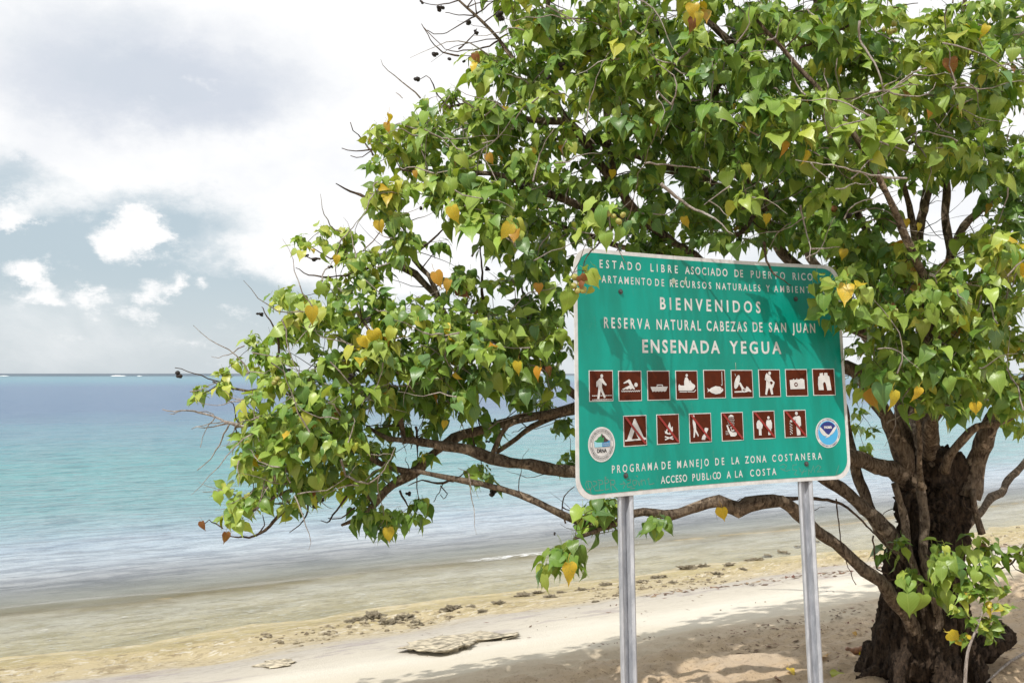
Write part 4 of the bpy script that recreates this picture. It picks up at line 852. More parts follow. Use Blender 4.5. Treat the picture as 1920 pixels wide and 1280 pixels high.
# leaf clusters: (x, y, half width, half height, depth, half depth, density, tone mix, leaf size)
B = [
 (395, 738, 30, 16, 5.45, .08, 1.3, 'f', .085), (445, 712, 34, 22, 5.4, .1, 1.2, 'f', .085), (455, 662, 40, 32, 5.4, .15, 1.3, 'f', .085), (500, 700, 45, 40, 5.3, .2, 1.0, 'f', .09),
 (560, 560, 45, 30, 5.3, .2, 1.1, 'f', .095), (580, 600, 60, 45, 5.25, .25, 1.2, 'f', .10), (640, 640, 70, 50, 5.2, .3, 1.0, 'n', .10), (560, 670, 55, 50, 5.3, .2, .7, 'n', .095),
 (540, 760, 70, 55, 5.15, .3, 1.3, 'f', .10), (480, 800, 42, 38, 5.2, .2, 1.2, 'f', .095), (600, 790, 80, 60, 5.1, .35, 1.4, 'n', .105), (540, 840, 90, 60, 5.1, .3, 1.4, 'n', .105),
 (470, 870, 42, 50, 5.15, .25, 1.3, 'f', .10), (450, 940, 34, 40, 5.2, .2, 1.2, 'f', .095), (510, 925, 60, 38, 5.2, .25, 1.2, 'n', .10), (600, 880, 70, 48, 5.2, .3, 1.2, 'n', .105), (660, 850, 50, 50, 5.2, .3, 1.0, 'n', .10),
 (580, 455, 26, 16, 5.4, .1, 1.4, 'f', .085), (628, 450, 38, 28, 5.35, .15, 1.5, 'f', .09), (650, 490, 48, 30, 5.35, .2, 1.2, 'f', .09), (720, 370, 40, 42, 5.2, .2, 1.5, 'f', .10), (735, 430, 42, 50, 5.2, .25, 1.3, 'n', .105),
 (700, 500, 50, 45, 5.3, .25, .9, 'n', .10), (660, 560, 75, 40, 5.3, .3, 1.2, 'n', .10), (740, 570, 60, 45, 5.2, .3, 1.2, 'n', .105), (730, 650, 80, 60, 5.2, .4, 1.3, 'n', .105), (650, 720, 80, 60, 5.2, .35, 1.2, 'n', .105),
 (740, 720, 80, 60, 5.3, .4, 1.3, 'd', .11), (690, 800, 60, 60, 5.4, .3, 1.0, 'd', .105), (700, 890, 50, 50, 5.4, .3, .7, 'd', .105), (700, 960, 32, 34, 5.35, .2, 1.4, 'd', .11), (780, 958, 36, 20, 5.3, .1, 1.2, 'd', .105), (735, 990, 20, 18, 5.3, .1, 1.2, 'd', .10),
 (830, 470, 36, 22, 5.3, .15, .3, 'd', .10), (845, 380, 45, 32, 5.1, .2, 1.1, 'n', .12), (920, 400, 55, 50, 5.0, .2, 1.2, 'n', .125), (790, 330, 45, 34, 5.2, .2, 1.3, 'f', .10), (860, 340, 60, 32, 5.2, .3, 1.3, 'n', .11),
 (740, 250, 46, 40, 5.3, .2, 1.5, 'f', .10), (740, 310, 40, 26, 5.35, .2, .9, 'n', .095), (800, 230, 50, 40, 5.3, .3, 1.5, 'n', .10), (820, 290, 70, 40, 5.3, .3, 1.4, 'n', .105), (880, 200, 50, 40, 5.3, .3, 1.4, 'n', .10),
 (890, 120, 38, 30, 5.3, .25, 1.2, 'f', .10), (940, 160, 60, 50, 5.3, .35, 1.5, 'n', .105), (920, 250, 70, 50, 5.3, .35, 1.6, 'n', .11), (970, 30, 40, 40, 5.3, .3, 1.3, 'f', .11), (990, 100, 60, 50, 5.4, .4, 1.3, 'n', .11),
 (1010, 200, 70, 60, 5.4, .5, 1.4, 'n', .11), (1000, 300, 80, 50, 5.4, .5, 1.3, 'n', .11), (930, 330, 60, 40, 5.4, .4, 1.0, 'd', .11), (1080, 60, 80, 60, 5.4, .5, 1.5, 'n', .11), (1090, 160, 80, 60, 5.5, .6, 1.5, 'n', .11),
 (1060, 380, 70, 50, 5.6, .5, 1.2, 'd', .11), (1030, 430, 60, 50, 5.5, .4, 1.4, 'n', .105), (1040, 500, 50, 50, 5.5, .4, 1.5, 'd', .11), (970, 470, 45, 35, 5.4, .3, .7, 'n', .11), (1020, 580, 60, 50, 5.5, .4, 1.6, 'd', .11),
 (940, 560, 50, 34, 5.3, .3, .9, 'n', .105), (880, 530, 45, 34, 5.2, .2, .8, 'n', .11), (850, 580, 50, 36, 5.2, .3, 1.0, 'n', .11), (900, 630, 70, 50, 5.1, .35, 1.7, 'n', .11), (830, 660, 70, 50, 5.2, .4, 1.5, 'n', .11),
 (980, 650, 70, 50, 5.3, .4, 1.6, 'n', .11), (1040, 660, 45, 60, 5.6, .4, 1.3, 'd', .11), (850, 730, 80, 50, 5.3, .4, 1.3, 'd', .12), (940, 720, 70, 45, 5.4, .4, 1.1, 'd', .11), (780, 780, 60, 40, 5.4, .3, 1.0, 'd', .11),
 (1000, 740, 60, 34, 5.6, .4, .6, 'd', .105), (880, 790, 60, 30, 5.6, .3, .5, 'd', .10), (1040, 810, 34, 26, 5.6, .3, .8, 'd', .10), (1050, 860, 26, 26, 5.6, .3, .8, 'd', .10), (890, 880, 30, 34, 5.3, .2, 1.1, 'n', .10), (810, 870, 20, 22, 5.3, .2, .8, 'n', .09),
 (1120, 965, 40, 34, 5.15, .15, 1.6, 'd', .12), (1230, 975, 34, 16, 5.3, .12, 1.0, 'd', .11), (1110, 905, 20, 20, 5.3, .1, .8, 'd', .10),
 (1170, 40, 90, 60, 5.3, .7, 1.5, 'n', .11), (1180, 160, 90, 70, 5.5, .8, 1.5, 'n', .115), (1160, 280, 80, 60, 5.6, .7, 1.4, 'd', .11), (1180, 370, 80, 50, 5.8, .7, 1.4, 'd', .11), (1260, 90, 90, 70, 5.3, .9, 1.4, 'n', .115), (1270, 230, 90, 70, 5.6, 1., 1.5, 'd', .115),
 (1290, 360, 90, 60, 5.9, .9, 1.5, 'd', .115), (1250, 440, 80, 40, 5.9, .8, 1.2, 'd', .11), (1370, 40, 90, 60, 5.2, .9, 1.4, 'n', .115), (1380, 160, 90, 70, 5.4, 1., 1.5, 'd', .115), (1370, 290, 90, 70, 5.8, 1., 1.5, 'd', .115), (1390, 400, 90, 60, 6.0, .9, 1.4, 'd', .115),
 (1490, 40, 90, 60, 5.4, 1., 1.4, 'n', .115), (1500, 150, 80, 60, 5.8, 1., 1.3, 'd', .115), (1490, 270, 90, 70, 5.8, 1., 1.4, 'd', .115), (1500, 400, 90, 60, 6.0, .9, 1.4, 'd', .115), (1600, 60, 90, 60, 5.4, 1., 1.4, 'n', .115), (1620, 180, 90, 70, 5.6, 1., 1.4, 'n', .115),
 (1610, 300, 80, 60, 5.8, 1., 1.3, 'n', .115), (1600, 420, 90, 50, 5.8, .9, 1.5, 'd', .115), (1760, 90, 60, 60, 5.2, .7, 1.7, 'f', .115), (1730, 200, 80, 60, 5.4, .8, 1.4, 'n', .115), (1830, 150, 80, 70, 5.5, .8, 1.6, 'n', .115), (1860, 40, 80, 60, 5.6, .8, 1.4, 'n', .115),
 (1720, 300, 70, 50, 5.8, .8, .9, 'n', .11), (1840, 270, 80, 60, 5.5, .8, 1.5, 'n', .115), (1900, 360, 50, 70, 5.6, .7, 1.5, 'd', .12), (1850, 420, 50, 40, 6.2, .8, .5, 'd', .115), (1680, 60, 50, 40, 5.6, .8, .5, 'n', .11),
 (1560, 480, 60, 34, 5.6, .5, 1.5, 'n', .115), (1640, 490, 80, 50, 5.5, .6, 1.6, 'n', .12), (1740, 500, 60, 50, 5.6, .7, 1.2, 'n', .12), (1870, 470, 60, 50, 5.3, .6, 1.5, 'f', .12), (1830, 560, 70, 50, 5.4, .7, 1.4, 'n', .12), (1700, 570, 70, 50, 5.4, .6, 1.5, 'n', .12),
 (1640, 580, 50, 40, 5.5, .5, 1.2, 'n', .12), (1760, 640, 70, 45, 5.4, .6, 1.4, 'n', .12), (1880, 640, 50, 50, 5.8, .7, 1.2, 'f', .12), (1690, 660, 60, 40, 5.4, .5, 1.2, 'n', .12), (1850, 720, 60, 40, 5.5, .5, 1.0, 'n', .12), (1740, 720, 70, 34, 5.3, .4, 1.3, 'n', .12),
 (1620, 700, 26, 40, 6.2, .4, 1.0, 'n', .10), (1620, 790, 26, 60, 6.8, .4, .7, 'n', .095), (1690, 780, 30, 40, 6.8, .4, .6, 'n', .095), (1905, 780, 30, 44, 6.3, .5, 1.3, 'f', .10), (1890, 690, 40, 40, 6.8, .4, 1.0, 'f', .10),
 (1700, 700, 80, 34, 5.3, .3, 1.5, 'n', .12), (1800, 680, 90, 40, 5.3, .4, 1.5, 'n', .12), (1890, 560, 50, 60, 5.4, .4, 1.5, 'n', .12), (1660, 640, 50, 40, 5.3, .3, 1.3, 'n', .12), (1880, 740, 50, 40, 5.4, .3, 1.0, 'n', .11), (1780, 745, 70, 26, 5.3, .2, 1.4, 'n', .12), (1800, 1040, 40, 30, 5.5, .1, 1.2, 'n', .12),
 # beyond the frame: crown goes on above and to the right
 (950, -70, 70, 60, 5.4, .5, .8, 'n', .12), (1100, -80, 100, 70, 5.4, .8, .9, 'n', .12), (1270, -110, 120, 90, 5.4, 1., .9, 'n', .12), (1470, -120, 120, 100, 5.5, 1.1, .9, 'n', .12), (1680, -120, 120, 100, 5.6, 1.1, .9, 'n', .12), (1880, -110, 110, 90, 5.7, 1.1, .9, 'n', .12),
 (1200, -260, 120, 80, 5.6, 1., .6, 'n', .12), (1420, -290, 130, 90, 5.8, 1., .6, 'n', .12), (1650, -290, 130, 90, 5.9, 1., .6, 'n', .12), (1870, -260, 120, 90, 6., 1., .6, 'n', .12),
 (2020, 60, 80, 90, 5.8, .9, .8, 'n', .12), (2020, 240, 80, 90, 5.8, .9, .8, 'n', .12), (2020, 420, 80, 90, 5.8, .9, .9, 'n', .12), (2020, 590, 70, 80, 5.8, .8, .9, 'n', .12), (2130, 300, 60, 150, 6., .8, .7, 'n', .12), (2130, 520, 60, 90, 6., .7, .7, 'n', .12),
]
HERO = [  # hand placed rosettes: (x, y, depth, leaves, size, tones)
 (1140, 395, 4.12, 8, .115, 'f'), (1170, 425, 4.15, 4, .11, 'n'), (1120, 418, 4.12, 4, .105, 'f'), (1066, 530, 4.02, 3, .105, 'f'), (1100, 508, 4.03, 2, .06, 'f'), (1565, 590, 4.8, 5, .12, 'd'), (1545, 525, 4.8, 4, .10, 'n'),
 (1575, 530, 4.75, 9, .115, 'f'), (1555, 545, 4.8, 7, .115, 'd'), (1590, 575, 4.82, 8, .12, 'd'), (1612, 545, 4.8, 7, .11, 'f'), (1600, 515, 4.85, 7, .11, 'n'), (1568, 580, 4.85, 5, .125, 'd'), (1630, 590, 4.9, 8, .12, 'n'),
 (1480, 200, 4.5, 11, .115, 'f'), (1520, 240, 4.5, 11, .12, 'f'), (1470, 240, 4.55, 9, .115, 'f'), (1560, 210, 4.5, 9, .115, 'f'), (1600, 240, 4.5, 9, .11, 'f'), (1640, 250, 4.55, 9, .11, 'f'), (1420, 220, 4.55, 8, .11, 'f'), (1500, 280, 4.6, 8, .125, 'n'), (1570, 270, 4.6, 8, .115, 'n'), (1620, 290, 4.6, 7, .12, 'f'), (1540, 180, 4.5, 8, .11, 'f'),
 (1410, 120, 4.6, 8, .125, 'n'), (1430, 135, 4.6, 6, .12, 'd'), (1380, 310, 4.7, 7, .105, 'n'), (1400, 370, 4.6, 9, .11, 'f'), (1570, 350, 4.7, 9, .11, 'n'), (1540, 370, 4.7, 7, .115, 'n'), (1750, 280, 4.8, 10, .11, 'f'), (1790, 270, 4.8, 9, .11, 'n'), (1800, 60, 4.7, 11, .12, 'f'), (1760, 80, 4.7, 10, .115, 'f'), (1740, 110, 4.75, 9, .115, 'f'), (1850, 90, 4.75, 9, .12, 'n'),
 (1310, 20, 4.6, 6, .115, 'y'), (1295, 40, 4.6, 5, .11, 'f'), (1870, 445, 4.9, 10, .12, 'f'), (1900, 470, 4.9, 8, .12, 'f'), (1690, 690, 5.0, 9, .13, 'n'), (1660, 700, 5.0, 6, .13, 'd'), (1760, 700, 4.95, 10, .125, 'n'), (1790, 720, 4.95, 9, .125, 'n'), (1820, 690, 5.0, 9, .12, 'f'), (1780, 760, 5.0, 6, .125, 'd'),
 (1690, 500, 5.0, 9, .12, 'n'), (1730, 540, 5.0, 9, .12, 'n'), (1670, 545, 5.0, 9, .12, 'n'), (1720, 590, 5.0, 9, .12, 'f'), (1790, 590, 5.0, 9, .12, 'n'), (1840, 610, 5.0, 8, .12, 'n'),
 (870, 330, 4.95, 8, .13, 'n'), (920, 350, 4.9, 8, .135, 'n'), (900, 410, 4.85, 8, .13, 'n'), (940, 420, 4.85, 6, .145, 'f'), (855, 385, 5.0, 5, .12, 'n'), (820, 340, 5.0, 8, .115, 'f'),
 (690, 640, 4.95, 7, .12, 'y'), (720, 632, 4.95, 5, .12, 'y'), (670, 660, 4.95, 5, .11, 'y'), (650, 620, 4.95, 6, .11, 'f'), (600, 590, 5.0, 8, .12, 'f'), (640, 575, 5.0, 8, .115, 'n'), (560, 590, 5.05, 7, .11, 'f'),
 (1052, 1035, 4.95, 8, .125, 'd'), (1040, 1060, 4.95, 7, .115, 'n'), (1075, 1020, 4.97, 7, .13, 'd'), (1060, 1050, 4.95, 5, .125, 'n'), (1100, 960, 5.0, 7, .125, 'd'), (1130, 950, 5.0, 7, .125, 'd'),
 (1680, 1018, 5.6, 7, .12, 'd'), (1670, 1040, 5.6, 5, .12, 'd'), (1708, 1085, 5.55, 6, .125, 'd'), (1725, 1105, 5.55, 5, .12, 'd'), (1695, 1080, 5.55, 4, .12, 'd'),
 (1820, 1020, 5.5, 7, .12, 'n'), (1850, 1030, 5.5, 7, .125, 'n'), (1840, 1050, 5.5, 5, .125, 'n'), (1800, 1045, 5.5, 5, .115, 'n'), (1890, 1040, 5.45, 6, .12, 'n'), (1920, 1040, 5.4, 7, .12, 'f'), (1790, 1085, 5.45, 8, .115, 'f'), (1810, 1100, 5.45, 7, .115, 'f'), (1780, 1110, 5.45, 5, .11, 'f'),
]
SINGLE = [(1112, 524, 4.0, .085, 0, .7), (1068, 566, 4.0, .10, 1, .1), (1104, 548, 4.02, .06, 8, -.8),  # single coloured leaves: (x, y of the blade middle, depth, size, tone, roll)
 (585, 598, 4.85, .150, 5, 0), (850, 408, 4.7, .135, 5, .2), (945, 440, 4.68, .145, 5, -.5), (965, 448, 4.68, .12, 6, -.3), (822, 530, 4.9, .14, 6, .3), (836, 540, 4.9, .11, 6, -.4), (703, 640, 4.8, .14, 5, .2), (728, 632, 4.8, .125, 8, -.5), (682, 648, 4.8, .11, 5, .4),
 (424, 1008, 5.1, .07, 7, 0), (380, 986, 5.1, .06, 7, .2), (728, 1003, 5.1, .09, 5, .1), (1067, 1076, 4.8, .125, 5, .05), (1678, 757, 4.85, .15, 5, .1), (1720, 745, 4.85, .12, 5, -.2), (1830, 770, 4.9, .10, 5, .1), (584, 930, 5.0, .07, 7, 0), (520, 900, 5.0, .085, 6, 0),
 (1096, 528, 3.98, .075, 7, .6), (1088, 538, 3.98, .06, 7, -.5), (1354, 964, 5.1, .08, 5, .1), (1300, 25, 4.4, .11, 5, 0), (1313, 40, 4.4, .11, 5, .2), (1300, 52, 4.45, .11, 7, 0), (1410, 222, 4.4, .09, 6, 0), (1783, 128, 4.6, .12, 7, .1), (1845, 60, 4.6, .09, 5, -.5), (1745, 215, 4.7, .08, 6, 0), (1805, 215, 4.8, .08, 5, .6),
 (1470, 285, 4.5, .12, 6, 0), (1512, 300, 4.5, .11, 5, 0), (1283, 420, 5., .09, 5, 0), (1440, 415, 4.9, .09, 5, .2), (1560, 400, 5., .09, 7, 0), (1700, 425, 5.4, .10, 5, .2), (1855, 395, 5.4, .09, 6, 0), (1155, 20, 4.9, .1, 6, 0), (1152, 65, 4.9, .11, 6, .1), (1113, 130, 5., .11, 7, .1), (893, 112, 5., .09, 7, .3), (886, 130, 5., .09, 5, -.4), (730, 228, 5., .10, 5, .1), (727, 243, 5., .09, 6, .1),
 (778, 330, 5., .07, 6, 0), (948, 215, 5., .1, 5, .1), (920, 302, 5., .1, 6, .4), (632, 492, 5.1, .09, 5, .1), (712, 430, 5., .11, 5, .1), (860, 710, 4.9, .08, 5, .6), (970, 695, 4.9, .11, 5, -.1), (1005, 705, 4.9, .11, 6, -.4), (1033, 700, 4.95, .09, 7, .4), (1000, 290, 5.1, .09, 5, 0), (833, 800, 5.2, .08, 5, 0), (1010, 545, 5.0, .09, 6, 0),
 (1010, 1, 5., .14, 8, .4), (975, 2, 5., .14, 8, -.2), (1605, 40, 4.9, .12, 8, .9), (1655, 85, 4.9, .12, 8, .1), (1530, 130, 4.8, .12, 8, .1), (1790, 1195, 5.4, .09, 5, .9), (1500, 65, 4.9, .1, 6, .2), (1725, 430, 5.2, .08, 5, 0), (1575, 135, 4.9, .08, 5, .3), (1235, 375, 5.1, .10, 6, 0), (1150, 330, 5.1, .08, 5, .2), (1380, 205, 5.0, .08, 5, .5), (1650, 605, 5.0, .08, 6, .1), (1595, 505, 5.0, .09, 6, 0), (1582, 480, 5.1, .09, 5, 0)]
# bare twigs: (points, start width px, pale?)
BARE = [
 ([(540, 770), (500, 788), (455, 800), (430, 792), (405, 782), (375, 772), (340, 770), (305, 768)], 8, 5.15, 1), ([(430, 792), (400, 800), (372, 800)], 4, 5.15, 1), ([(430, 795), (410, 835), (395, 860), (370, 880)], 4, 5.15, 1), ([(405, 782), (385, 806), (376, 838)], 2.5, 5.15, 1), ([(455, 800), (420, 790), (360, 803)], 3.5, 5.15, 1), ([(455, 800), (442, 785), (438, 757), (425, 748)], 3.5, 5.15, 0),
 ([(340, 770), (318, 776)], 2, 5.15, 1), ([(375, 772), (400, 775), (398, 778)], 2, 5.15, 1), ([(448, 798), (470, 780), (500, 770)], 5, 5.15, 0),
 ([(430, 722), (400, 712), (365, 700), (328, 689)], 4, 5.35, 0), ([(515, 700), (522, 660), (520, 630), (505, 600), (490, 575)], 7, 5.25, 0), ([(545, 740), (500, 730), (455, 733)], 5, 5.3, 0),
 ([(420, 915), (395, 922), (382, 920)], 2, 5.2, 1), ([(440, 918), (400, 920)], 3, 5.2, 1), ([(418, 990), (404, 982), (392, 975), (384, 982)], 3, 5.2, 0), ([(530, 960), (505, 985), (480, 1003), (455, 1007), (430, 1004)], 8, 5.3, 0), ([(480, 1003), (495, 985), (492, 965)], 4, 5.3, 0), ([(578, 935), (575, 965), (560, 985), (543, 997)], 5, 5.3, 0),
 ([(650, 930), (625, 965), (612, 980), (602, 975)], 5, 5.3, 0), ([(665, 950), (640, 970), (615, 972)], 4, 5.3, 0), ([(640, 900), (600, 930), (560, 950), (530, 960)], 9, 5.3, 0), ([(612, 930), (590, 945), (585, 950)], 4, 5.3, 0),
 ([(700, 290), (680, 262), (662, 245), (657, 228)], 4, 5.3, 0), ([(702, 278), (680, 284), (642, 278)], 4, 5.3, 0), ([(700, 280), (680, 294), (658, 292)], 2.5, 5.3, 0), ([(690, 372), (665, 362), (640, 350), (630, 342)], 7, 5.25, 0), ([(620, 520), (580, 515), (555, 502)], 4, 5.3, 0), ([(700, 500), (650, 515), (600, 520)], 6, 5.3, 0), ([(600, 485), (575, 482), (550, 465)], 4, 5.4, 0),
 ([(933, 78), (905, 90), (870, 96), (835, 92), (795, 52)], 4, 5.4, 0), ([(860, 93), (880, 75), (893, 55)], 4, 5.4, 0), ([(893, 30), (870, 42), (830, 65), (802, 58)], 4, 5.4, 0), ([(893, 30), (860, 28), (835, 22)], 3, 5.4, 0), ([(893, 28), (915, 10), (940, -10)], 4, 5.4, 0), ([(893, 25), (890, 0)], 3, 5.4, 0), ([(860, 0), (820, 10), (790, 3)], 3, 5.4, 0), ([(860, 105), (830, 98), (808, 75), (791, 45)], 4, 5.35, 0),
 ([(845, 205), (822, 180), (812, 160), (806, 148), (797, 143), (787, 148)], 3.5, 5.35, 0), ([(940, 120), (900, 105), (860, 104)], 3, 5.4, 0), ([(755, 185), (742, 172)], 2, 5.35, 1),
 ([(1100, 230), (1105, 200), (1115, 160), (1130, 120), (1145, 95)], 3, 5.0, 1), ([(1000, 340), (1010, 300), (1020, 270), (1040, 240)], 4, 5.0, 1),
 ([(1240, 135), (1268, 118), (1290, 95), (1322, 65), (1332, 55)], 8, 4.9, 1), ([(1200, 150), (1240, 138), (1262, 148), (1255, 160)], 4, 4.9, 1), ([(1240, 110), (1260, 125), (1290, 140), (1335, 128), (1356, 100)], 4, 4.9, 1), ([(1210, 305), (1260, 310), (1330, 320), (1330, 345)], 4, 4.9, 1),
 ([(1240, 345), (1290, 385), (1340, 410), (1375, 440)], 7, 4.7, 1), ([(1330, 375), (1350, 390), (1365, 405)], 3, 4.7, 1), ([(1370, 350), (1340, 370), (1320, 385)], 3, 4.7, 1),
 ([(1700, 335), (1660, 332), (1620, 325), (1560, 310), (1520, 305), (1490, 300)], 5, 4.6, 1), ([(1620, 325), (1640, 350)], 3, 4.6, 1), ([(1520, 305), (1545, 330), (1555, 335)], 3, 4.6, 1),
 ([(1612, 40), (1612, 75), (1640, 120), (1655, 160), (1655, 175)], 6, 4.7, 1), ([(1655, 170), (1620, 178), (1595, 190)], 4, 4.7, 1), ([(1655, 170), (1690, 180), (1740, 178), (1755, 155)], 4, 4.7, 1), ([(1655, 165), (1680, 150), (1690, 140)], 3, 4.7, 1), ([(1655, 172), (1700, 160), (1720, 158)], 3, 4.7, 1), ([(1655, 175), (1656, 195)], 3, 4.7, 1),
 ([(1510, 178), (1492, 155), (1485, 130), (1484, 110)], 4, 4.5, 1), ([(1552, 165), (1545, 140), (1548, 128)], 3, 4.6, 1), ([(1440, 75), (1455, 70), (1460, 45), (1465, 35)], 4, 4.6, 1), ([(1460, 20), (1500, 50), (1560, 60), (1640, 25), (1720, 5)], 8, 4.8, 0), ([(1500, 90), (1560, 65), (1610, 30), (1640, 0)], 5, 4.8, 0),
 ([(1780, 155), (1830, 165), (1880, 172)], 3, 4.9, 0), ([(1650, 265), (1690, 280), (1720, 290)], 4, 4.9, 1), ([(1510, 485), (1540, 465), (1555, 425), (1568, 405)], 3, 4.9, 1), ([(1520, 467), (1575, 463)], 4, 4.9, 1), ([(1500, 385), (1510, 430), (1520, 465), (1518, 490)], 4, 4.9, 1),
 ([(1432, 455), (1436, 480), (1445, 505), (1462, 522), (1482, 534)], 6, 4.7, 0), ([(1150, 425), (1110, 470), (1096, 490), (1090, 520)], 4, 4.1, 0), ([(1140, 790), (1100, 770), (1078, 755)], 4, 5.2, 0),
 ([(700, 668), (690, 655), (640, 640), (600, 630), (590, 610)], 4, 4.95, 1), ([(650, 745), (600, 715), (560, 735), (520, 760)], 4, 5.0, 1), ([(640, 860), (650, 890), (690, 905), (720, 880), (740, 840)], 6, 4.95, 1), ([(565, 885), (520, 880), (470, 865), (450, 860)], 4, 5.0, 1), ([(480, 780), (530, 805), (560, 790)], 4, 5.0, 1), ([(500, 910), (480, 930), (450, 950)], 4, 5.0, 1),
 ([(830, 625), (800, 625), (760, 605), (740, 600)], 3, 4.95, 1), ([(860, 625), (820, 628), (790, 625)], 4, 4.95, 1), ([(800, 560), (790, 590), (800, 610)], 3, 4.95, 0), ([(905, 560), (903, 500), (900, 450)], 7, 5.2, 0), ([(990, 620), (985, 580), (978, 535), (975, 520)], 8, 5.5, 0), ([(850, 620), (870, 580), (885, 555)], 5, 5.2, 0), ([(785, 470), (820, 440), (850, 415)], 6, 5.2, 0), ([(885, 480), (905, 460)], 4, 5.2, 0),
 ([(780, 800), (782, 830), (785, 870)], 6, 5.3, 0), ([(800, 740), (795, 780), (770, 840)], 3, 5.3, 0), ([(750, 920), (765, 950), (775, 975)], 5, 5.35, 0), ([(850, 900), (820, 905), (790, 900), (765, 910)], 6, 5.3, 0), ([(830, 905), (820, 930), (813, 940)], 2.5, 5.3, 0), ([(825, 910), (838, 925), (832, 935), (826, 925)], 2.5, 5.3, 0), ([(925, 850), (935, 835), (945, 800)], 5, 5.3, 0), ([(895, 850), (885, 810), (890, 780)], 5, 5.3, 0), ([(1060, 980), (1055, 955), (1058, 930), (1078, 912)], 4, 5.2, 0), ([(1055, 950), (1080, 962), (1100, 975)], 3, 5.2, 0),
 ([(1568, 935), (1572, 970), (1576, 1010), (1585, 1045), (1600, 1085), (1605, 1095)], 3, 5.6, 0), ([(1600, 700), (1560, 680), (1530, 690)], 8, 5.9, 0), ([(1460, 935), (1530, 935), (1580, 945), (1625, 985), (1650, 1010)], 9, 5.75, 0), ([(1636, 1005), (1645, 1065), (1668, 1075)], 4, 5.6, 0), ([(1780, 1085), (1760, 1090), (1745, 1085)], 6, 5.6, 1), ([(1663, 793), (1690, 780), (1730, 770)], 4, 5.5, 1), ([(1712, 905), (1700, 940), (1660, 960), (1640, 985)], 3, 6.0, 0), ([(1830, 960), (1812, 950), (1806, 930)], 4, 5.9, 0), ([(1920, 1020), (1890, 1060), (1850, 1070), (1815, 1070)], 5, 5.5, 0), ([(1920, 1075), (1905, 1065), (1890, 1045)], 3, 5.45, 0),
]
PODS = [(334, 703, 5.35, 1.2), (541, 696, 5.2, .9), (487, 588, 5.25, .9), (826, 18, 5.4, 1.2), (815, 103, 5.35, 1.1), (841, 112, 5.35, .8), (781, 150, 5.35, 1.2), (872, 116, 5.35, .8), (880, 40, 5.4, 1.2), (894, 60, 5.4, .9), (790, 4, 5.4, .8), (1030, 145, 5.0, .8), (1052, 125, 5.0, 1.3), (1020, 190, 5.0, 1.5), (940, 30, 5.2, 1.6),
        (575, 480, 5.4, .8), (590, 488, 5.4, .9), (783, 493, 5.3, .8), (910, 477, 5.2, .7), (913, 503, 5.2, .9), (923, 924, 5.2, 1.3), (915, 828, 5.4, .8), (765, 924, 5.3, .8), (658, 705, 4.9, 1.2), (788, 390, 5.1, .7), (1040, 1000, 5.0, .5), (1230, 60, 5., 1.0), (1100, 90, 5., 1.2), (1440, 610, 6.2, 1.), (1600, 530, 5., .8), (690, 600, 5., .9), (700, 545, 5.2, .8), (620, 500, 5.3, .8), (600, 935, 5.2, 1.1), (590, 948, 5.2, .9), (980, 350, 5.1, .9), (1300, 250, 4.9, 1.1), (1590, 405, 5.0, 1.1), (1160, 230, 5.0, 1.0), (575, 285, 5, 0)]
FRUITS = [(1078, 520, 4.0), (1088, 532, 4.0), (1075, 536, 4.0), (1083, 545, 4.0), (1093, 543, 4.0), (1150, 405, 4.05), (1160, 415, 4.05), (1168, 403, 4.05), (1140, 400, 4.05), (1665, 48, 4.7), (1676, 45, 4.7), (1668, 60, 4.7), (1678, 57, 4.7), (1658, 55, 4.7), (515, 717, 5.0), (527, 720, 5.0), (520, 710, 5.0), (568, 775, 4.9), (572, 785, 4.9)]
def pod_mesh(scale, seed, lobes=5):
    bm = bmesh.new(); r = random.Random(seed)
    for i in range(lobes):
        c = Vector((r.uniform(-1, 1), r.uniform(-1, 1), r.uniform(-1, 1))) * .011 * scale
        bmesh.ops.create_icosphere(bm, subdivisions=2, radius=.011 * scale * r.uniform(.7, 1.1), matrix=Matrix.Translation(c) @ Matrix.Diagonal((1, 1, r.uniform(.7, .95), 1)))
    for v in bm.verts: v.co += v.co.normalized() * .0035 * scale * mnoise.noise(v.co * 160 + Vector((seed, 0, 0)))
    me = bpy.data.meshes.new('seed_pod'); bm.to_mesh(me); bm.free(); me.materials.append(POD); me.polygons.foreach_set('use_smooth', [True] * len(me.polygons)); return me
def fruit_mesh():
    bm = bmesh.new(); bmesh.ops.create_uvsphere(bm, u_segments=16, v_segments=10, radius=.0155)
    for v in bm.verts:
        a = math.atan2(v.co.y, v.co.x); v.co *= 1 + .05 * math.cos(5 * a); v.co.z *= .82
    me = bpy.data.meshes.new('fruit'); bm.to_mesh(me); bm.free(); me.materials.append(FRUIT); me.polygons.foreach_set('use_smooth', [True] * len(me.polygons)); return me
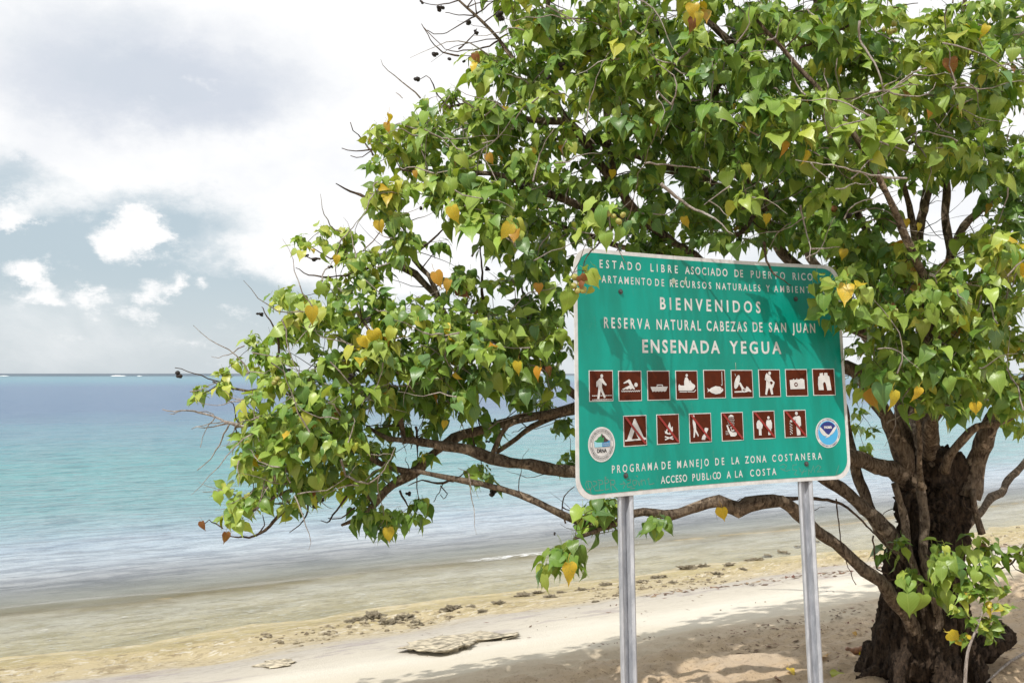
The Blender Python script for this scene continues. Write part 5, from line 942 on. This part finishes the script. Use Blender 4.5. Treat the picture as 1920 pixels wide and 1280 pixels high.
def emit_foliage(fol, root, keep, base, leaf_name='leaf'):
    """keep leaves as single objects, the rest as one mesh"""
    n = len(fol.loc); loc = np.array(fol.loc); rot = np.array(fol.rot); size = np.array(fol.size); var = np.array(fol.var)
    # which leaves show largest: a coarse front-to-back coverage count
    order = np.argsort(loc[:, 1]); W_, H_ = 480, 320; occ = np.zeros((H_, W_), bool); show = np.zeros(n)
    signd = 4.9; done = False
    for i in order:
        if not done and loc[i, 1] > 4.55:
            done = True
            occ[int(485 / 4):int(930 / 4), int(1090 / 4):int(1575 / 4)] = True
        ctr = Vector(loc[i] + rot[i] @ np.array((0, -.45, 0)) * size[i]); px, py = PX(ctr); r = size[i] * .42 * F / ctr.y / 4
        face = abs(float(rot[i][:, 2] @ (np.array((0, 0, EYE)) - loc[i])) / np.linalg.norm(np.array((0, 0, EYE)) - loc[i]))
        x0, x1, y0, y1 = int(px / 4 - r), int(px / 4 + r) + 1, int(py / 4 - r), int(py / 4 + r) + 1
        if x1 <= 0 or y1 <= 0 or x0 >= W_ or y0 >= H_: continue
        x0, y0 = max(0, x0), max(0, y0); sub = occ[y0:y1, x0:x1]
        if sub.size == 0: continue
        show[i] = (~sub).sum() * (.25 + .75 * face)
        if face > .35: sub[:] = True
    top = set(np.argsort(-show)[:keep].tolist())
    cache = {}
    def lm(v, tone, j):
        key = (v, tone, j)
        if key not in cache:
            V, UVs, T = SHAPES[v]; me = nmesh('leaf', V, T, LEAF)
            ul = me.uv_layers.new(name='UVMap'); ul.data.foreach_set('uv', UVs[T.ravel()].astype(np.float32).ravel())
            ca = me.color_attributes.new('leaf_colour', 'FLOAT_COLOR', 'POINT'); ca.data.foreach_set('color', np.tile(np.array((*tone_of(tone), 1), np.float32), (len(V), 1)).ravel())
            cache[key] = me
        return cache[key]
    for i in sorted(top):
        me = lm(int(var[i]), fol.tone[i], i % 3 if fol.tone[i] < 3 else 0)
        o = bpy.data.objects.new(leaf_name, me); COL.objects.link(o); o.parent = root
        M = Matrix([list(r) for r in rot[i]]).to_4x4(); M = Matrix.Translation(Vector(loc[i]) - base) @ M @ Matrix.Scale(float(size[i]), 4); o.matrix_basis = M
    rest = [i for i in range(n) if i not in top]
    if rest:
        Vs, Us, Ts, Cs = [], [], [], []; off = 0
        for v in range(NV):
            idx = np.array([i for i in rest if var[i] == v]); 
            if len(idx) == 0: continue
            V, UVs, T = SHAPES[v]
            P = np.einsum('nij,kj->nki', rot[idx], V) * size[idx][:, None, None] + loc[idx][:, None, :]
            Vs.append(P.reshape(-1, 3)); Us.append(np.tile(UVs[T.ravel()], (len(idx), 1)))
            Ts.append((T[None] + (np.arange(len(idx)) * len(V))[:, None, None]).reshape(-1, 3) + off); off += len(idx) * len(V)
            Cs.append(np.repeat(np.array([(*fol.col[i], 1) for i in idx]), len(V), 0))
        me = nmesh('foliage', np.concatenate(Vs) - np.array(base), np.concatenate(Ts), LEAF)
        ul = me.uv_layers.new(name='UVMap'); ul.data.foreach_set('uv', np.concatenate(Us).astype(np.float32).ravel())
        ca = me.color_attributes.new('leaf_colour', 'FLOAT_COLOR', 'POINT'); ca.data.foreach_set('color', np.concatenate(Cs).astype(np.float32).ravel())
        o = bpy.data.objects.new('foliage', me); COL.objects.link(o); o.parent = root; o['kind'] = 'stuff'
    print('leaves', n)
DENS = 3.7; LSC = .68
def build_crown(T):
    base = WLOC[T.name]; fol = Foliage()
    cen = U(1350, 500, 6.0)
    targets = []
    for px, py, rx, ry, d, dd, den, mix, size in B:
        n = max(1, int(round(DENS * den * math.pi * rx * ry / 3600 * (1.25 if dd > .6 else 1))))
        for _ in range(n):
            a = random.uniform(0, 2 * math.pi); r = math.sqrt(random.random())
            targets.append((U(px + rx * r * math.cos(a), py + ry * r * math.sin(a), max(4.55, d + random.uniform(-dd, dd))), random.randint(9, 15), size * LSC, mix))
    for px, py, d, n, size, mix in HERO: targets.append((U(px, py, d), n + 2, size * .78, mix + '!'))
    # keep foliage off the sign plate itself
    pts = np.array([tuple(p) for p, _ in NODES]); rad = [r for _, r in NODES]
    tp = np.array([tuple(t[0]) for t in targets]); dist = np.array([np.min(((pts - q) ** 2).sum(1)) for q in tp]); order = np.argsort(dist)
    CENT = []
    TV, TF = [], []
    P_all = pts.copy(); R_all = list(rad)
    for k in order:
        c, n, size, mix = targets[k]
        px, py = PX(c)
        behind = None
        hero = mix.endswith('!'); mix = mix[0]
        if not hero and 1090 < px < 1580 and 480 < py < 925:
            s_y = 4.15 + (px - 1080) / 500 * .85
            if c.y < s_y + .45 and (px, py) and not (px > 1540 and py < 620): continue
            if random.random() < .6: continue      # little can grow pressed against the back of the panel
        dv = ((P_all - np.array(c)) ** 2).sum(1); j = int(np.argmin(dv)); a = Vector(P_all[j]); L = math.sqrt(dv[j])
        r0 = min(R_all[j] * .8, .0035 + .0045 * L)
        if L > .02:
            m1 = a.lerp(c, .45) + rnd(.07 * L) + Vector((0, 0, .06 * L)); k_ = max(3, int(L / .05))
            Q, S = resample([a, m1, c], [r0, r0 * .8, .0022], L / k_)
            Q = [q + (rnd(.006) if 0 < i < len(Q) - 1 else Vector((0, 0, 0))) for i, q in enumerate(Q)]
            tube(Q, S, 5, 0, 0, TV, TF, cap=False)
            P_all = np.vstack([P_all, np.array([tuple(q) for q in Q[1:]])]); R_all += S[1:]
        CENT.append(c)
        out = (c - a).normalized() if L > .02 else rnd().normalized()
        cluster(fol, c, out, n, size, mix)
    # fine bare twigs all through the crown
    for _ in range(420):
        j = random.randrange(len(NODES)); p = NODES[j][0].copy(); px, py = PX(p)
        if py > 800 and random.random() < .7: continue
        if px > 1560 and py > 760: continue
        Lt = random.uniform(.15, .5); d = rnd().normalized(); d.z = abs(d.z) * .4 - .1; Q = [p]
        for _k in range(7): d = (d + rnd(.22)).normalized(); Q.append(Q[-1] + d * Lt / 7)
        tube(Q, [.0035 * (1 - i / 9) for i in range(8)], 4, 0, 0, TV, TF, cap=False)
    o = pydata('twigs', TV, TF, TWIG, T); o['kind'] = 'stuff'
    # short bare twigs that show against the leaves in front
    PV, PF = [], []
    for _ in range(700):
        p = random.choice(CENT) + Vector((0, -random.uniform(.02, .22), 0)); px, py = PX(p)
        if 1040 < px < 1620 and 440 < py < 960: continue
        if py > 960: continue
        if p.y > 5.4 and random.random() < .75: continue
        Lt = random.uniform(.12, .5); d = rnd().normalized(); d.y *= .3; d.z = d.z * .6; Q = [p]
        for _k in range(7): d = (d + rnd(.25)).normalized(); Q.append(Q[-1] + d * Lt / 7)
        tube(Q, [.0046 * (1 - i / 9) for i in range(8)], 4, 0, 0, PV, PF, cap=False)
    o = pydata('dead_twigs', PV, PF, PALE, T); o['kind'] = 'stuff'
    for pts_, w, d, pale in BARE:
        fw = .22 if (pale and pts_[0][1] < 650 and d > 4.5) else 0
        P = [U(x, y, d - fw + .05 * math.sin(i * 1.7)) for i, (x, y) in enumerate(pts_)]; R = [W2R(max(1.6, w * (1 - .75 * i / (len(P) - 1))), d) for i in range(len(P))]
        Q, S = resample(P, R, .03); Q = [q + rnd(.0022) for q in Q]
        S = [s * (1.0 + .25 * random.random()) for s in S]
        V, Fc = tube(Q, S, 6, .08, 3)
        pydata('bare_twig', V, Fc, PALE if pale else TWIG, T)
    for i_s, (px, py, d, size, tone, roll) in enumerate(SINGLE):
        if tone >= 6 and px > 1110 and i_s % 2 and py < 1000: continue
        c = U(px, py, d); tip = Vector((math.sin(roll), -.10, -math.cos(roll))); nr = Vector((random.uniform(-.7, .7), -1, .35)) + rnd(.25)
        M = leaf_matrix(tip, nr); fol.add(c - tip * size * .4, M, size * (.86 if tone < 5 or py > 950 else .60), tone)
    for i, (px, py, d, s) in enumerate(PODS):
        if s <= 0: continue
        me = pod_mesh(s, i, 5 if s > .85 else 3); o = bpy.data.objects.new('seed_pod', me); COL.objects.link(o); o.parent = T; o.location = U(px, py, d) - base
    fm = fruit_mesh()
    for px, py, d in FRUITS:
        o = bpy.data.objects.new('fruit', fm); COL.objects.link(o); o.parent = T; o.location = U(px, py, d) - base; o.rotation_euler = (random.uniform(-1.2, 1.2), random.uniform(-1, 1), 0); k = random.uniform(.8, 1.1); o.scale = (k, k, k)
    emit_foliage(fol, T, 295, base)
TREE = build_tree(); build_crown(TREE)
# ------------------------------------------------------------------ things lying on the beach
def GP(px, py):
    """ground point seen at a photograph pixel"""
    y = 9.
    for _ in range(40):
        p = U(px, py, y); g = ground_z(p.x, p.y); h = EYE - p.z
        y = y * .5 + .5 * y * (EYE - g) / max(.05, h)
    p = U(px, py, y); return Vector((p.x, p.y, ground_z(p.x, p.y)))
def rock_material():
    m, t, p, _ = material('pitted_beachrock'); tc = t.new('ShaderNodeTexCoord').outputs['Object']
    a = t.noise(tc, 14, 6, .7); b = t.noise(tc, 60, 5, .7)
    c = t.mix(t.smooth(a, .35, .62), (.13, .10, .065), (.44, .38, .26)); c = t.mix(t.smooth(b, .58, .70, 0, .85), c, (.05, .038, .028))
    t.set(p.inputs['Base Color'], c); p.inputs['Roughness'].default_value = .85; t.set(p.inputs['Normal'], t.bump(t.m('ADD', a, b), 1., .02)); return m
ROCK = rock_material()
def rock_mesh(seed):
    bm = bmesh.new(); bmesh.ops.create_icosphere(bm, subdivisions=4, radius=1)
    for v in bm.verts:
        d = v.co.normalized(); q = d * 1.6 + Vector((seed * 3.1, 0, 0))
        r = 1 + .7 * mnoise.noise(q) + .6 * mnoise.noise(q * 2.6) - .9 * max(0, mnoise.noise(q * 4.5) - .02) + .25 * mnoise.noise(q * 9)
        v.co = d * r
    me = bpy.data.meshes.new('beach_rock'); bm.to_mesh(me); bm.free(); me.materials.append(ROCK); return me
def build_rocks():
    ms = [rock_mesh(i) for i in range(6)]
    L = [(672, 1163, 34), (700, 1158, 48), (728, 1166, 40), (757, 1160, 44), (780, 1168, 26), (848, 1141, 30), (884, 1137, 24), (905, 1146, 18), (935, 1131, 26), (985, 1117, 34), (1008, 1112, 24), (1034, 1119, 26), (1052, 1111, 18), (1090, 1106, 22), (1137, 1097, 26),
         (1118, 1128, 16), (1205, 1092, 24), (1238, 1083, 30), (1262, 1092, 18), (1289, 1066, 34), (1317, 1062, 26), (1342, 1074, 18), (1368, 1060, 24), (1392, 1066, 14), (1418, 1050, 28), (1440, 1043, 20), (1468, 1037, 24), (1497, 1026, 22), (1530, 1016, 18)]
    for i, (px, py, w) in enumerate(L):
        c = GP(px, py); r = w / 2 * c.y / F
        o = bpy.data.objects.new('beach_rock', ms[i % 6]); COL.objects.link(o); o.location = c + Vector((0, 0, -r * .08)); o.rotation_euler = (0, 0, i * 1.3); o.scale = (r * 1.15, r * .8, r * .40)
        where = ('in the dark clump just left of the flat ledge' if px < 800 else 'on the algae ridge beyond the flat ledge' if px < 1070 else 'on the algae ridge beside the left sign post' if px < 1225 else 'on the algae ridge between the two sign posts')
        tag(o, 'pitted beach rock lump, ' + where, 'rock', 'lumps of beach rock along the algae ridge')
    def ledge(outline, h, label):
        G = [GP(x, y) for x, y in outline]; c = sum(G, Vector()) / len(G); D = []
        n = len(G)
        for i in range(n):
            for k in range(6):
                p = G[i].lerp(G[(i + 1) % n], k / 6); p = p + Vector((mnoise.noise(p * 5), mnoise.noise(p * 5 + Vector((9, 0, 0))), 0)) * .09 + Vector((mnoise.noise(p * 17), mnoise.noise(p * 17 + Vector((9, 0, 0))), 0)) * .05; D.append(p)
        V, Fc = [], []; m_ = len(D)
        levels = [(.78, .004), (.80, h * .45), (.98, h * .70), (1.02, h * .85), (.97, h), (.80, h * 1.05), (.5, h * .85), (.22, h * .8)]
        for s, z in levels:   # lower rings stay back so the front edge is undercut
            for p in D:
                q = c + (p - c) * s; g = ground_z(q.x, q.y); ln = 1.
                tilt = max(0, min(1, .5 - (q.y - c.y) / .9))
                V.append((q.x, q.y, g + z * (.35 + .65 * tilt) + (mnoise.noise(q * 12) * .014 if z > .01 else -.03)))
        for a in range(len(levels) - 1):
            for i in range(m_): Fc.append((a * m_ + i, a * m_ + (i + 1) % m_, (a + 1) * m_ + (i + 1) % m_, (a + 1) * m_ + i))
        Fc.append(tuple((len(levels) - 1) * m_ + i for i in range(m_)))
        o = pydata('rock_ledge', [tuple(Vector(v) - c) for v in V], Fc, LEDGE); o.location = c; tag(o, label, 'rock')
    ledge([(748, 1226), (762, 1208), (800, 1200), (850, 1193), (915, 1186), (975, 1189), (978, 1196), (940, 1199), (900, 1204), (884, 1216), (850, 1225), (826, 1231), (786, 1229)], .05, 'long flat ledge of beach rock with a dark undercut edge on pale sand')
    ledge([(478, 1248), (500, 1240), (545, 1237), (552, 1243), (530, 1250), (500, 1254)], .018, 'small flat slab of beach rock half buried in wet sand at the lower left')
LEDGE = plain('ledge_rock', (.37, .325, .24), .9, var=.6, scale=16)
def scatter(name, n, place, size, cols, label, curl=.3):
    """tiny flat crumbs lying on the ground: one uncountable mass"""
    V, Fc, C = [], [], []; k = 0
    pts = []
    while len(pts) < n:
        p = place()
        if p is not None: pts.append(p)
    A_ = np.array(pts); s_a, t_a = shore_st(A_[:, 0], A_[:, 1]); zz = ground_height(s_a, t_a)[0]
    for k in range(n):
        x, y = pts[k]; z = float(zz[k]) + .004; a = random.uniform(0, 6.283); L = size * random.uniform(.4, 1.5); w = L * random.uniform(.12, .45); c, s = math.cos(a), math.sin(a); b = len(V)
        for u, v_, h in ((-1, 0, .15), (0, 1, .3), (1, 0, random.random()), (0, -1, 0.05)): V.append((x + (u * L * c - v_ * w * s), y + (u * L * s + v_ * w * c), z + h * L * curl))
        Fc += [(b, b + 1, b + 2), (b, b + 2, b + 3)] ; C += [random.choice(cols)] * 4
    me = nmesh(name, np.array(V), np.array(Fc), LITTER, smooth=False); ca = me.color_attributes.new('litter_colour', 'FLOAT_COLOR', 'POINT'); ca.data.foreach_set('color', np.array([(*c, 1) for c in C], np.float32).ravel())
    o = bpy.data.objects.new(name, me); COL.objects.link(o); tag(o, label, kind='stuff')
m_, t_, p_, _o = material('litter'); t_.set(p_.inputs['Base Color'], t_.new('ShaderNodeAttribute', attribute_name='litter_colour').outputs['Color']); p_.inputs['Roughness'].default_value = .85
LITTER = m_
def st_xy(s, t): return SA[0] + SD[0] * t + SN[0] * s, SA[1] + SD[1] * t + SN[1] * s
def build_rubble():
    rr = random.Random(4); V, Fc = [], []
    bm = bmesh.new(); bmesh.ops.create_icosphere(bm, subdivisions=1, radius=1); bm.verts.ensure_lookup_table()
    bv = [v.co.copy() for v in bm.verts]; bf = [tuple(v.index for v in f.verts) for f in bm.faces]; bm.free(); pts = []
    while len(pts) < 900:
        t = rr.uniform(2, 24); s = 3.85 - .02 * (t - 8) + rr.gauss(0, .32)
        if vnoise(np.array([t * 1.1]), np.array([s * 1.4]), 41)[0] < .48: continue
        pts.append(st_xy(s, t))
    A_ = np.array(pts); sa, ta = shore_st(A_[:, 0], A_[:, 1]); zz = ground_height(sa, ta)[0]
    for (x, y), z in zip(pts, zz):
        r = .008 + .022 * rr.random() ** 2.5; b = len(V); sx, sy = rr.uniform(.8, 2.2), rr.uniform(.7, 1.3)
        for v in bv: V.append((x + v.x * r * sx * rr.uniform(.7, 1.3), y + v.y * r * sy * rr.uniform(.7, 1.3), float(z) + r * .3 + v.z * r * .7 * rr.uniform(.6, 1.4)))
        Fc += [tuple(b + i for i in f) for f in bf]
    o = pydata('rock_rubble', V, Fc, ROCK, smooth=False); tag(o, 'small ragged rock crumbs strewn along the algae ridge', kind='stuff')
def build_beach_things():
    build_rocks()
    build_rubble()
    br = [(.10, .06, .035), (.16, .10, .06), (.07, .04, .025), (.24, .17, .10), (.13, .05, .03)]
    def wr():
        t = random.uniform(3.5, 19); s = 5.05 + .35 * math.sin(t * .9) + random.gauss(0, .16)
        if vnoise(np.array([t * .9]), np.array([3.]), 5)[0] < .55: return None
        return st_xy(s, t)
    scatter('seaweed_wrack', 420, wr, .045, br, 'thin dark line of dried seaweed scraps below the bright sand')
    def ln():
        t = random.uniform(3, 16); s = 7.55 + .25 * math.sin(t * 1.3) + random.gauss(0, .10)
        if vnoise(np.array([t * 1.6]), np.array([9.]), 6)[0] < .5: return None
        return st_xy(s, t)
    scatter('bark_crumbs', 420, ln, .016, br, 'brown crumbs along the edge of the trampled sand')
    def lit():
        t = random.uniform(4, 15); s = 7.6 + abs(random.gauss(0, 1.5))
        if vnoise(np.array([t * 2.2]), np.array([s * 2.2]), 16)[0] < .42: return None
        return st_xy(s, t)
    scatter('leaf_litter', 2600, lit, .022, br + [(.30, .22, .14)], 'scattered bits of dry leaf and twig on the trampled sand')
    def lo():
        return st_xy(random.uniform(2.9, 6.6), random.uniform(2.5, 18))
    scatter('beach_debris', 330, lo, .022, br, 'sparse dark specks of debris over the pale beach')
    # curved brown husk
    P = [GP(1578, 1214), GP(1590, 1221), GP(1608, 1224), GP(1624, 1220), GP(1631, 1207)]; dz = [.035, .03, .03, .035, .085]
    P = [Vector((p.x, P[2].y, p.z)) + Vector((0, 0, z - .01)) for p, z in zip(P, dz)]; Q, S = resample(P, [.014, .022, .024, .018, .010], .012)
    c = Q[len(Q) // 2].copy(); V, Fc = tube([q - c for q in Q], S, 10, .12, 4)
    o = pydata('dry_husk', V, Fc, plain('husk_brown', (.26, .13, .07), .6, var=.4, scale=50)); o.location = c; tag(o, 'curved brown dry husk lying on the sand left of the trunk', 'husk')
    # fallen leaves
    for i, (px, py, tone, size, lab) in enumerate([(1622, 1228, 5, .08, 'yellow leaf fallen under the curved brown husk'), (1550, 1234, 6, .085, 'orange leaf fallen on the sand just right of the right sign post'), (1480, 1258, 5, .07, 'small yellow leaf fallen on the sand between the sign posts, near the frame bottom'),
                                               (1572, 1266, 8, .09, 'pale yellow leaf fallen near the left foot of the trunk'), (1454, 1276, 7, .06, 'rust red leaf fallen at the very bottom between the posts'), (1600, 1190, 6, .05, 'tiny orange leaf fallen on the sand behind the curved husk')]):
        c = GP(px, py); V, UVs, T = SHAPES[i]; me = nmesh('fallen_leaf', V, T, LEAF); ul = me.uv_layers.new(name='UVMap'); ul.data.foreach_set('uv', UVs[T.ravel()].astype(np.float32).ravel())
        ca = me.color_attributes.new('leaf_colour', 'FLOAT_COLOR', 'POINT'); ca.data.foreach_set('color', np.tile(np.array((*tone_of(tone), 1), np.float32), (len(V), 1)).ravel())
        o = bpy.data.objects.new('fallen_leaf', me); COL.objects.link(o); o.location = c + Vector((0, 0, size * .25)); o.rotation_euler = (random.uniform(.1, .35), random.uniform(-.2, .2), random.uniform(0, 6)); o.scale = (size,) * 3; tag(o, lab, 'fallen leaf')
    # dry stick at the lower right
    P = [GP(1930, 1228), GP(1890, 1252), GP(1850, 1288)]; P = [p + Vector((0, 0, .03)) for p in P]; Q, S = resample(P, [.009, .008, .005], .03); c = Q[0].copy()
    V, Fc = tube([q - c for q in Q], S, 7, .2, 1); o = pydata('dry_stick', V, Fc, PALE); o.location = c; tag(o, 'pale dry stick lying on the sand in the lower right corner', 'stick')
    # leafy sapling in front of the trunk
    b = U(1806, 1296, 5.35); b.z = ground_z(b.x, b.y); S_ = empty('leafy_sapling', b, 'small sapling with a pale bent stem and little round leaves in front of the trunk', 'sapling'); WLOC[S_.name] = b.copy()
    tips = []
    stem = [b + Vector((0, 0, -.03)), U(1812, 1240, 5.36), U(1822, 1200, 5.38), U(1838, 1160, 5.4), U(1850, 1110, 5.42)]
    Q, R = resample(stem, [.010, .009, .007, .005, .003], .03); V, Fc = tube([q for q in Q], R, 7, .1, 2); pydata('stem', V, Fc, PALE, S_)
    fol = Foliage()
    for k, (sx, sy, ex, ey) in enumerate([(1822, 1200, 1790, 1195), (1830, 1175, 1790, 1140), (1838, 1160, 1880, 1175), (1842, 1140, 1895, 1140), (1846, 1125, 1810, 1110), (1848, 1115, 1885, 1108), (1850, 1110, 1855, 1085), (1836, 1165, 1858, 1195)]):
        A, Bp = U(sx, sy, 5.4), U(ex, ey, 5.4 + random.uniform(-.1, .1)); Q, R = resample([A, A.lerp(Bp, .5) + Vector((0, 0, .02)), Bp], [.004, .003, .0018], .02); V, Fc = tube(Q, R, 5, .05, k); pydata('twig', V, Fc, TWIG, S_)
        for q in Q[1:]:
            for sg in (-1, 1):
                d = Vector((sg * random.uniform(.3, 1), random.uniform(-.5, .3), random.uniform(-.6, .2))); fol.add(q + rnd(.008), leaf_matrix(d, Vector((0, -.6, .8)) + rnd(.4)), random.uniform(.035, .062), random.choices((0, 1, 2, 8, 5), (8, 12, 5, 2, 1 if k else 12))[0])
    emit_foliage(fol, S_, 290, b)
build_beach_things()
